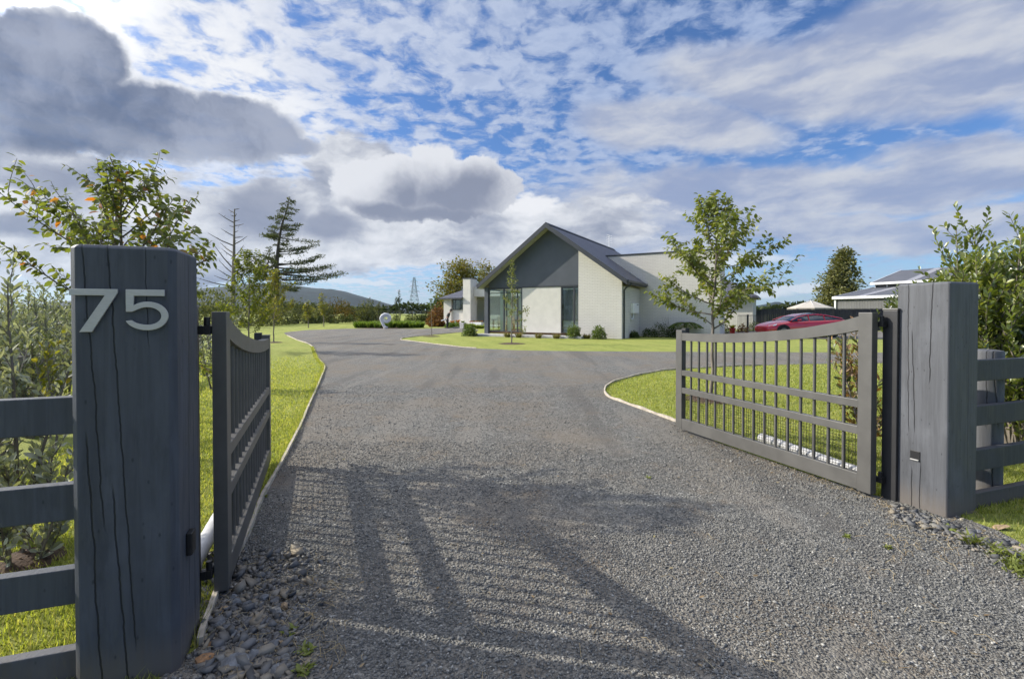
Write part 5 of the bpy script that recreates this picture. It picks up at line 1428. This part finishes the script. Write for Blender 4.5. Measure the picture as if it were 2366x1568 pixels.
potplant(t, .35, .25, 90, .34, 1, YPL)
bush('dark_shrub', 'reddish low shrub right of the red pot by the bar fence', A(1715, 766, 34.5).xy.to_3d(), .4, .5, 400, 77, BRN, .1)
bush('dark_shrub', 'dark bush beneath the lawn tree crown by the house end', A(1668, 766, 31).xy.to_3d(), .5, .8, 600, 78, DKG, .1)
bush('dark_shrub', 'grey green low shrub behind the bar fence', A(1745, 766, 38).xy.to_3d(), .6, .6, 500, 79, OLV, .12)

flat_poly('parking_area', [(11.4, 25.6), (45, 25.6), (45, 37), (16, 37), (13, 33)], .007, GRAVEL, 'gravel parking area beside the house', 'parking')


def make_car():
    Y0 = 27.; q = A(1774.4, 754, Y0); t = thing('car', 'red sedan parked by the black fence, seen over the right gate', 'car', (q.x, Y0 + .9, 0), R(3))
    m, g, out = newmat('red_car_paint'); b = g.n('ShaderNodeBsdfPrincipled', Base_Color=(.55, .010, .026, 1), Roughness=.22, Metallic=.0); b.inputs['Coat Weight'].default_value = 1.; g.put(out.inputs[0], b.outputs[0])
    gl = M('car_glass', (.03, .035, .045), .05, spec=.9); tyre = M('tyre', (.015, .015, .016), .8); rim = M('rim', (.16, .16, .17), .3, metal=.8); lens = M('headlamp_lens', (.6, .62, .66), .12, spec=.8)
    # x, half width, underside, belt (shoulder) height, centre height
    S = [(0, .55, .32, .58, .62), (.06, .72, .22, .64, .68), (.3, .84, .18, .74, .80), (.7, .91, .17, .83, .90), (1.25, .93, .17, .91, .98), (1.9, .93, .17, .94, 1.0), (2.8, .93, .17, .96, 1.0), (3.6, .93, .17, .99, 1.02), (4.2, .91, .18, 1.02, 1.05), (4.55, .86, .22, 1.03, 1.06), (4.72, .78, .34, .98, 1.0)]
    rings = []
    for x, w, z0, zb, zc in S:
        rings.append([(x, -w * .86, z0), (x, -w * .985, z0 + .10), (x, -w, (z0 + zb) * .55), (x, -w * .965, zb - .04), (x, -w * .86, zb + .015), (x, -w * .45, zc), (x, w * .45, zc), (x, w * .86, zb + .015), (x, w * .965, zb - .04), (x, w, (z0 + zb) * .55), (x, w * .985, z0 + .10), (x, w * .86, z0)])
    vs = [p for r_ in rings for p in r_]; k = 12; fs = []
    for i in range(len(S) - 1):
        for j in range(k): fs.append((i * k + j, i * k + (j + 1) % k, (i + 1) * k + (j + 1) % k, (i + 1) * k + j))
    fs += [tuple(range(k))[::-1], tuple((len(S) - 1) * k + j for j in range(k))]
    bm = MB().add(vs, [f[::-1] for f in fs]).build('body', m, t, smooth=True); sd = bm.modifiers.new('s', 'SUBSURF'); sd.levels = sd.render_levels = 2
    # cabin: glass house under a painted roof
    Cb = [(1.30, .80, .96, .97), (1.75, .76, .95, 1.20), (2.25, .73, .95, 1.34), (2.85, .72, .96, 1.385), (3.4, .71, .98, 1.345), (3.95, .70, 1.0, 1.21), (4.4, .70, 1.03, 1.08)]
    rg = []
    for x, w, zb, zt in Cb: hh = zt - zb; rg.append([(x, -w - .10, zb - .03), (x, -w - .10 + .16 * min(1, hh / .4), zb + hh * .80), (x, -w * .70, zt - .012), (x, 0, zt), (x, w * .70, zt - .012), (x, w + .10 - .16 * min(1, hh / .4), zb + hh * .80), (x, w + .10, zb - .03)])
    vs = [p for r_ in rg for p in r_]; k = 7; fs = []
    for i in range(len(Cb) - 1):
        for j in range(k - 1): fs.append((i * k + j + 1, i * k + j, (i + 1) * k + j, (i + 1) * k + j + 1))
    MB().add(vs, fs).build('cabin_glass', gl, t, smooth=True)
    rf = MB()
    for j in (1, 5):                                            # roof rails and pillars in body colour
        rf.tube([tuple(np.array(r_[j]) + (0, 0, .012)) for r_ in rg], .035, 6)
    for x in (2.42, 3.35):
        for s_ in (-1, 1): a = [r_ for r_ in rg]; i = np.interp(x, [c[0] for c in Cb], range(len(Cb))); i0 = int(i); f = i - i0; lo = np.array(rg[i0][0]) * (1 - f) + np.array(rg[min(i0 + 1, 6)][0]) * f; hi = np.array(rg[i0][1]) * (1 - f) + np.array(rg[min(i0 + 1, 6)][1]) * f; lo[1] *= -s_; hi[1] *= -s_; rf.tube([lo, hi], .03, 5)
    vs = []
    for r_ in rg[1:6]: vs += [tuple(np.array(r_[j]) + (0, 0, .014)) for j in (2, 3, 4)]
    fs = [(i * 3 + j + 1, i * 3 + j, i * 3 + 3 + j, i * 3 + 4 + j) for i in range(4) for j in range(2)]
    rf.add(vs, fs).build('roof', m, t, smooth=True)
    for x in (.86, 3.72):
        for s_ in (-1, 1):
            w = MB().tube([(x, s_ * .72, .34), (x, s_ * .925, .34)], .335, 24).build('wheel', tyre, t, smooth=True); MB().tube([(x, s_ * .93, .34), (x, s_ * .938, .34)], .22, 16).build('rim', rim, w)
            MB().tube([(x, s_ * .70, .36), (x, s_ * .935, .36)], .39, 24).build('wheel_arch', tyre, t, smooth=True)
    for s_ in (-1, 1):
        MB().add([(.10, s_ * .66, .60), (.42, s_ * .88, .70), (.50, s_ * .85, .775), (.14, s_ * .62, .70)], [(0, 1, 2, 3)]).build('headlight', lens, t); MB().box(1.62, 1.82, min(s_ * .93, s_ * 1.06), max(s_ * .93, s_ * 1.06), .96, 1.06).build('wing_mirror', m, t, bevel=.03)
        MB().add([(4.62, s_ * .80, .88), (4.45, s_ * .90, .9), (4.45, s_ * .89, .98), (4.6, s_ * .78, .98)], [(0, 1, 2, 3)]).build('tail_light', M('tail_lens', (.3, .01, .01), .2), t)
        MB().box(2.05, 2.25, min(s_ * .93, s_ * .945), max(s_ * .93, s_ * .945), .82, .85).build('door_handle', m, t)


make_car()
pq = A(1872, 714, 46); t = thing('parasol', 'large cream parasol open above the black paling fence', 'parasol', (pq.x, pq.y, 0)); CANV = M('cream_canvas', (.40, .37, .32), .85, var=.06)
mb = MB(); k = 8; rr = 2.0; vs = [(0, 0, 2.62)] + [(rr * math.cos(2 * math.pi * (i + .5) / k), rr * math.sin(2 * math.pi * (i + .5) / k), 1.92) for i in range(k)]; vs += [(v[0], v[1], v[2] - .16) for v in vs[1:]]
mb.add(vs, [(0, 1 + i, 1 + (i + 1) % k) for i in range(k)] + [(1 + i, 9 + i, 9 + (i + 1) % k, 1 + (i + 1) % k) for i in range(k)]).build('canopy', CANV, t); MB().tube([(0, 0, 0), (0, 0, 2.7)], .04, 8).build('pole', GREYP, t); rb = MB()
for i in range(k): rb.tube([(0, 0, 2.66), (.97 * vs[1 + i][0], .97 * vs[1 + i][1], 1.90)], .015, 4)
rb.build('ribs', GREYP, t)


def shed():
    q = A(1924, 725, 50); t = thing('shed', 'dark ribbed metal shed with white roof edges behind the grey post', 'shed', (q.x, q.y, 0), R(-65.7))
    wall = roof_mat('shed_wall', (.105, .105, .105), 0, .25); rf = roof_mat('shed_roof', (.085, .088, .10), 0, .35); wt = M('white_trim', (.62, .62, .62), .5); sky_ = M('skylight', (.24, .24, .26), .4); X = 11.
    MB().box(.15, X, .25, 7.1, 0, 3.02).build('front_wall', wall, t); MB().prism([(.15, .25, 3.02), (.15, 7.1, 4.15), (.15, 7.1, 3.02)], (.1, 0, 0)).build('side_wall', wall, t)
    MB().prism([(0, 0, 3.1), (0, 7.1, 4.27), (0, 7.1, 4.15), (0, 0, 2.98)], (X, 0, 0)).build('lower_roof', rf, t)
    MB().box(-.05, X, -.13, -.002, 2.88, 3.13).build('gutter', wt, t); MB().prism([(-.08, -.1, 2.9), (-.08, 7.1, 4.09), (-.08, 7.1, 4.33), (-.08, -.1, 3.14)], (.07, 0, 0)).build('barge', wt, t)
    MB().box(.05, .2, .1, .248, 0, 2.97).build('corner_flashing', wt, t)
    MB().prism([(2.2, .02, 3.118), (2.2, 7.0, 4.27), (3.0, 7.0, 4.27), (3.0, .02, 3.118)], (0, 0, .012)).build('roof_light', sky_, t)
    MB().box(.2, X, 7.1, 17.6, 0, 4.7).build('upper_wall', wall, t); MB().prism([(.2, 7.1, 4.7), (.2, 12.4, 6.15), (.2, 17.6, 4.7)], (.1, 0, 0)).build('gable_wall', wall, t)
    MB().prism([(0, 6.6, 4.75), (0, 12.4, 6.36), (0, 18.2, 4.75), (0, 18.2, 4.6), (0, 12.4, 6.21), (0, 6.6, 4.6)], (X, 0, 0)).build('upper_roof', rf, t)
    MB().box(-.05, X, 6.47, 6.598, 4.54, 4.78).build('gutter', wt, t); MB().prism([(-.08, 6.5, 4.54), (-.08, 12.4, 6.18), (-.08, 12.4, 6.42), (-.08, 6.5, 4.78)], (.07, 0, 0)).build('barge', wt, t)
    MB().prism([(3.2, 6.62, 4.768), (3.2, 12.3, 6.345), (4.0, 12.3, 6.345), (4.0, 6.62, 4.768)], (0, 0, .012)).build('roof_light', sky_, t)
    MB().box(.16, .26, 6.98, 7.09, 4.2, 4.62).build('corner_flashing', wt, t); MB().box(1.3, 1.4, 6.98, 7.09, 4.25, 4.6).build('downpipe', wt, t)
    w = MB().box(5.2, 6.9, .17, .245, 1.2, 2.15).build('window', wt, t); MB().box(5.3, 6.8, .155, .168, 1.28, 2.07).build('pane', gl_, w)


gl_ = M('dark_pane', (.05, .055, .06), .1)
shed()

# ------------------------------------------------------------------ entry: pots, planters, person
for i, (px, py, lb, sd) in enumerate(((1045, 748, 'left of two red pots with orange flowers by the entry', 4), (1057.5, 751, 'right red pot with orange flowers by the entry, taller', 5))):
    q = A(px, py, 47.5); t = thing('flower_pot', lb, 'pot', (q.x, q.y, .0), 0, 'red glazed pots'); s_ = .62 + .12 * i
    MB().lathe([(.14 * s_, 0), (.27 * s_, .62 * s_), (.3 * s_, .68 * s_), (.25 * s_, .68 * s_), (.22 * s_, .55 * s_)], 16).build('pot', RED, t, smooth=True); potplant(t, .4, .2, 60, .6 * s_, sd, leafmat('orange_flower', [(.5, .22, .02), (.45, .10, .02), (.25, .28, .04)], .3, .03))
q = A(1069, 759, 43.5); t = thing('planter', 'pale grey square planter with green plant right of the red pots', 'planter', (q.x, q.y, 0), HROT); MB().prism([(-.2, -.2, 0), (.2, -.2, 0), (.24, -.2, .55), (-.24, -.2, .55)], (0, .45, 0)).build('tub', CONC, t, bevel=.02); potplant(t, .3, .2, 60, .5, 6, LOM)
q = A(1100, 749, 49); t = thing('planter', 'low white trough with pink flowers before the porch wall', 'planter', (q.x, q.y, .2), HROT); MB().box(-.75, .75, -.2, .2, 0, .30).build('trough', GREYP, t, bevel=.03)
rng = np.random.default_rng(9); n = 120; leaves('flowers', np.stack([rng.uniform(-.75, .75, n), rng.uniform(-.2, .2, n), np.full(n, .28)], 1), rng.normal(0, .5, (n, 3)) + (0, 0, 1), rng.uniform(.1, .28, n), SIMPLE, leafmat('pink_flower', [(.4, .06, .06), (.12, .16, .04), (.08, .12, .03), (.3, .08, .05)], .3, .03), t, rng)
for i, (px, lb) in enumerate(((1078, 'first yellow green clump from the grey planter'), (1089, 'second yellow green clump from the grey planter'), (1101, 'third yellow green clump from the grey planter, smaller'), (1112, 'fourth yellow green clump, nearest the corner column'))):
    q = A(px, 757, 43.5); tuft('strap_leaf_clump', lb, (q.x, q.y, .02), .42, .5 if i < 2 else .38, 150, 700 + i, leafmat('lime_clump', [(.14, .20, .03), (.20, .26, .04), (.26, .30, .06)], .4, .03), 'clumps along the entry bed', 1.6)
for i, px in enumerate((1040, 1052)):
    q = A(px, 757, 45.5); bush('dark_shrub', ('low green shrub under the left red pot', 'low green shrub under the right red pot')[i], (q.x, q.y, 0), .55, .45, 500, 90 + i, LOM, .14)
flat_poly('entry_path', [tuple((A(1036, 757, 45.0)).xy), tuple(A(1062, 760, 43.2).xy), tuple(A(1100, 757, 45).xy), tuple(A(1100, 757, 50).xy), tuple(A(1036, 757, 48).xy)], .012, CONC, 'pale concrete path at the house entry', 'path')
q = A(1060, 758.5, 44.2); t = thing('door_mat', 'dark flat box lying on the entry path right of the person', 'box', (q.x, q.y, .012), HROT); MB().box(-.55, .25, -.2, .2, 0, .12).build('box', BLACKST, t, bevel=.02); MB().box(-.5, .2, -.16, .16, .12, .13).build('lid', TRIM, t)
t.name = 'low_box'


def skin_mesh(name, verts, edges, radii, mat, parent, root=0, sub=1):
    me = bpy.data.meshes.new(name); me.from_pydata(verts, edges, []); o = bpy.data.objects.new(name, me); COL.objects.link(o); o.parent = parent; me.materials.append(mat)
    o.modifiers.new('skin', 'SKIN')
    if not me.skin_vertices: me.skin_vertices.new()
    for i, r_ in enumerate(radii): me.skin_vertices[0].data[i].radius = (r_, r_); me.skin_vertices[0].data[i].use_root = (i == root)
    s_ = o.modifiers.new('sub', 'SUBSURF'); s_.levels = s_.render_levels = sub
    me.polygons.foreach_set('use_smooth', [True] * len(me.polygons)); return o


def person():
    b = P(1033, 757.9); t = thing('person', 'person in dark clothes bending forward near the entry, holding a pale tool', 'person', (b.x, b.y, 0), R(-8))
    skin = M('skin', (.40, .25, .18), .6, var=.05); shirt = M('dark_shirt', (.075, .075, .07), .85); trou = M('dark_trousers', (.035, .036, .042), .85); hairm = M('dark_hair', (.03, .024, .02), .7); shoe = M('shoe', (.02, .02, .02), .6)
    # facing +x; pelvis root, spine leaning forward
    v = [(0, 0, .92), (.06, 0, 1.12), (.17, 0, 1.34), (.21, 0, 1.44), (.29, 0, 1.53), (.34, 0, 1.60), (.36, 0, 1.68)]
    e = [(0, 1), (1, 2), (2, 3), (3, 4), (4, 5), (5, 6)]; r_ = [.13, .125, .13, .065, .058, .095, .085]
    for s_ in (-1, 1):
        i = len(v); v += [(.17, s_ * .19, 1.37), (.06, s_ * .25, 1.10), (.02, s_ * .22, .87), (.01, s_ * .215, .79)]; e += [(2, i), (i, i + 1), (i + 1, i + 2), (i + 2, i + 3)]; r_ += [.065, .046, .034, .03]
        for f, (dx, dy, L) in enumerate(((.028, 0, .085), (.012, 0, .095), (-.006, 0, .088), (-.022, 0, .07), (.042, -s_ * .01, .05))):
            j = len(v); z = .79 if f < 4 else .83; v += [(.01 + dx, s_ * .215 + dy, z - L * .55), (.018 + dx, s_ * .205 + dy, z - L)]; e += [(i + 3 if f < 4 else i + 2, j), (j, j + 1)]; r_ += [.010, .008]
        i = len(v); v += [(.0, s_ * .10, .86), (.035, s_ * .11, .48), (-.03, s_ * .12, .09), (.10, s_ * .13, .035)]; e += [(0, i), (i, i + 1), (i + 1, i + 2), (i + 2, i + 3)]; r_ += [.095, .062, .045, .035]
    skin_mesh('body', v, e, r_, skin, t, 0, 2)
    sv = [(0, 0, .90), (.06, 0, 1.12), (.17, 0, 1.33), (.205, 0, 1.42)]; se = [(0, 1), (1, 2), (2, 3)]; sr = [.155, .15, .155, .085]
    for s_ in (-1, 1): i = len(sv); sv += [(.17, s_ * .195, 1.37), (.06, s_ * .255, 1.10)]; se += [(2, i), (i, i + 1)]; sr += [.085, .066]
    skin_mesh('shirt', sv, se, sr, shirt, t, 0, 2)
    tv = [(0, 0, .95)]; te = []; tr_ = [.16]
    for s_ in (-1, 1): i = len(tv); tv += [(.0, s_ * .10, .84), (.035, s_ * .11, .48), (-.03, s_ * .12, .07)]; te += [(0, i), (i, i + 1), (i + 1, i + 2)]; tr_ += [.115, .082, .068]
    skin_mesh('trousers', tv, te, tr_, trou, t, 0, 2)
    skin_mesh('hair', [(.30, 0, 1.62), (.345, 0, 1.70), (.38, 0, 1.745)], [(0, 1), (1, 2)], [.085, .10, .06], hairm, t, 1, 2)
    for s_ in (-1, 1): skin_mesh('shoe', [(-.05, s_ * .12, .05), (.06, s_ * .128, .045), (.15, s_ * .135, .035)], [(0, 1), (1, 2)], [.052, .05, .036], shoe, t, 0, 2)
    fc = MB()                                                   # face: nose, eyes, mouth, ears as one small set
    fc.tube([(.43, 0, 1.63), (.465, 0, 1.605), (.435, 0, 1.59)], [.012, .018, .012], 6)
    for s_ in (-1, 1): fc.tube([(.33, s_ * .088, 1.655), (.33, s_ * .098, 1.63), (.335, s_ * .088, 1.605)], [.012, .02, .012], 6)
    fc.build('nose_and_ears', skin, t, smooth=True)
    ey = MB()
    for s_ in (-1, 1): ey.tube([(.425, s_ * .036, 1.645), (.436, s_ * .036, 1.642)], .011, 8)
    ey.tube([(.43, -.025, 1.555), (.436, 0, 1.553), (.43, .025, 1.555)], .006, 6); ey.build('eyes_and_mouth', hairm, t)
    o = MB().tube([(-.06, 0, 0), (.50, 0, .17)], [.055, .045], 10).build('tube', GREYP, None, smooth=True)
    tl = thing('garden_tool', 'pale tube shaped tool held behind the bending person', 'tool', (b.x - .48, b.y - .24, .70), 0); o.parent = tl
    MB().tube([(.42, -.0, .17), (.50, -.0, .19), (.50, .0, .11), (.44, 0, .10)], .014, 8).build('handle', BLACKP, tl, smooth=True)


person()


# ------------------------------------------------------------------ the air
m, g, out = newmat('air'); vol = g.n('ShaderNodeVolumePrincipled', Color=(.50, .72, 1.0, 1)); vol.inputs['Density'].default_value = .000026; vol.inputs['Anisotropy'].default_value = .2; g.put(out.inputs['Volume'], vol.outputs[0])
tag(MB().box(-7600, 7600, -150, 4900, -1.5, 460).build('haze', m), 'thin pale air between the garden and the far hill', 'haze', kind='stuff')
SC.cycles.volume_bounces = 0
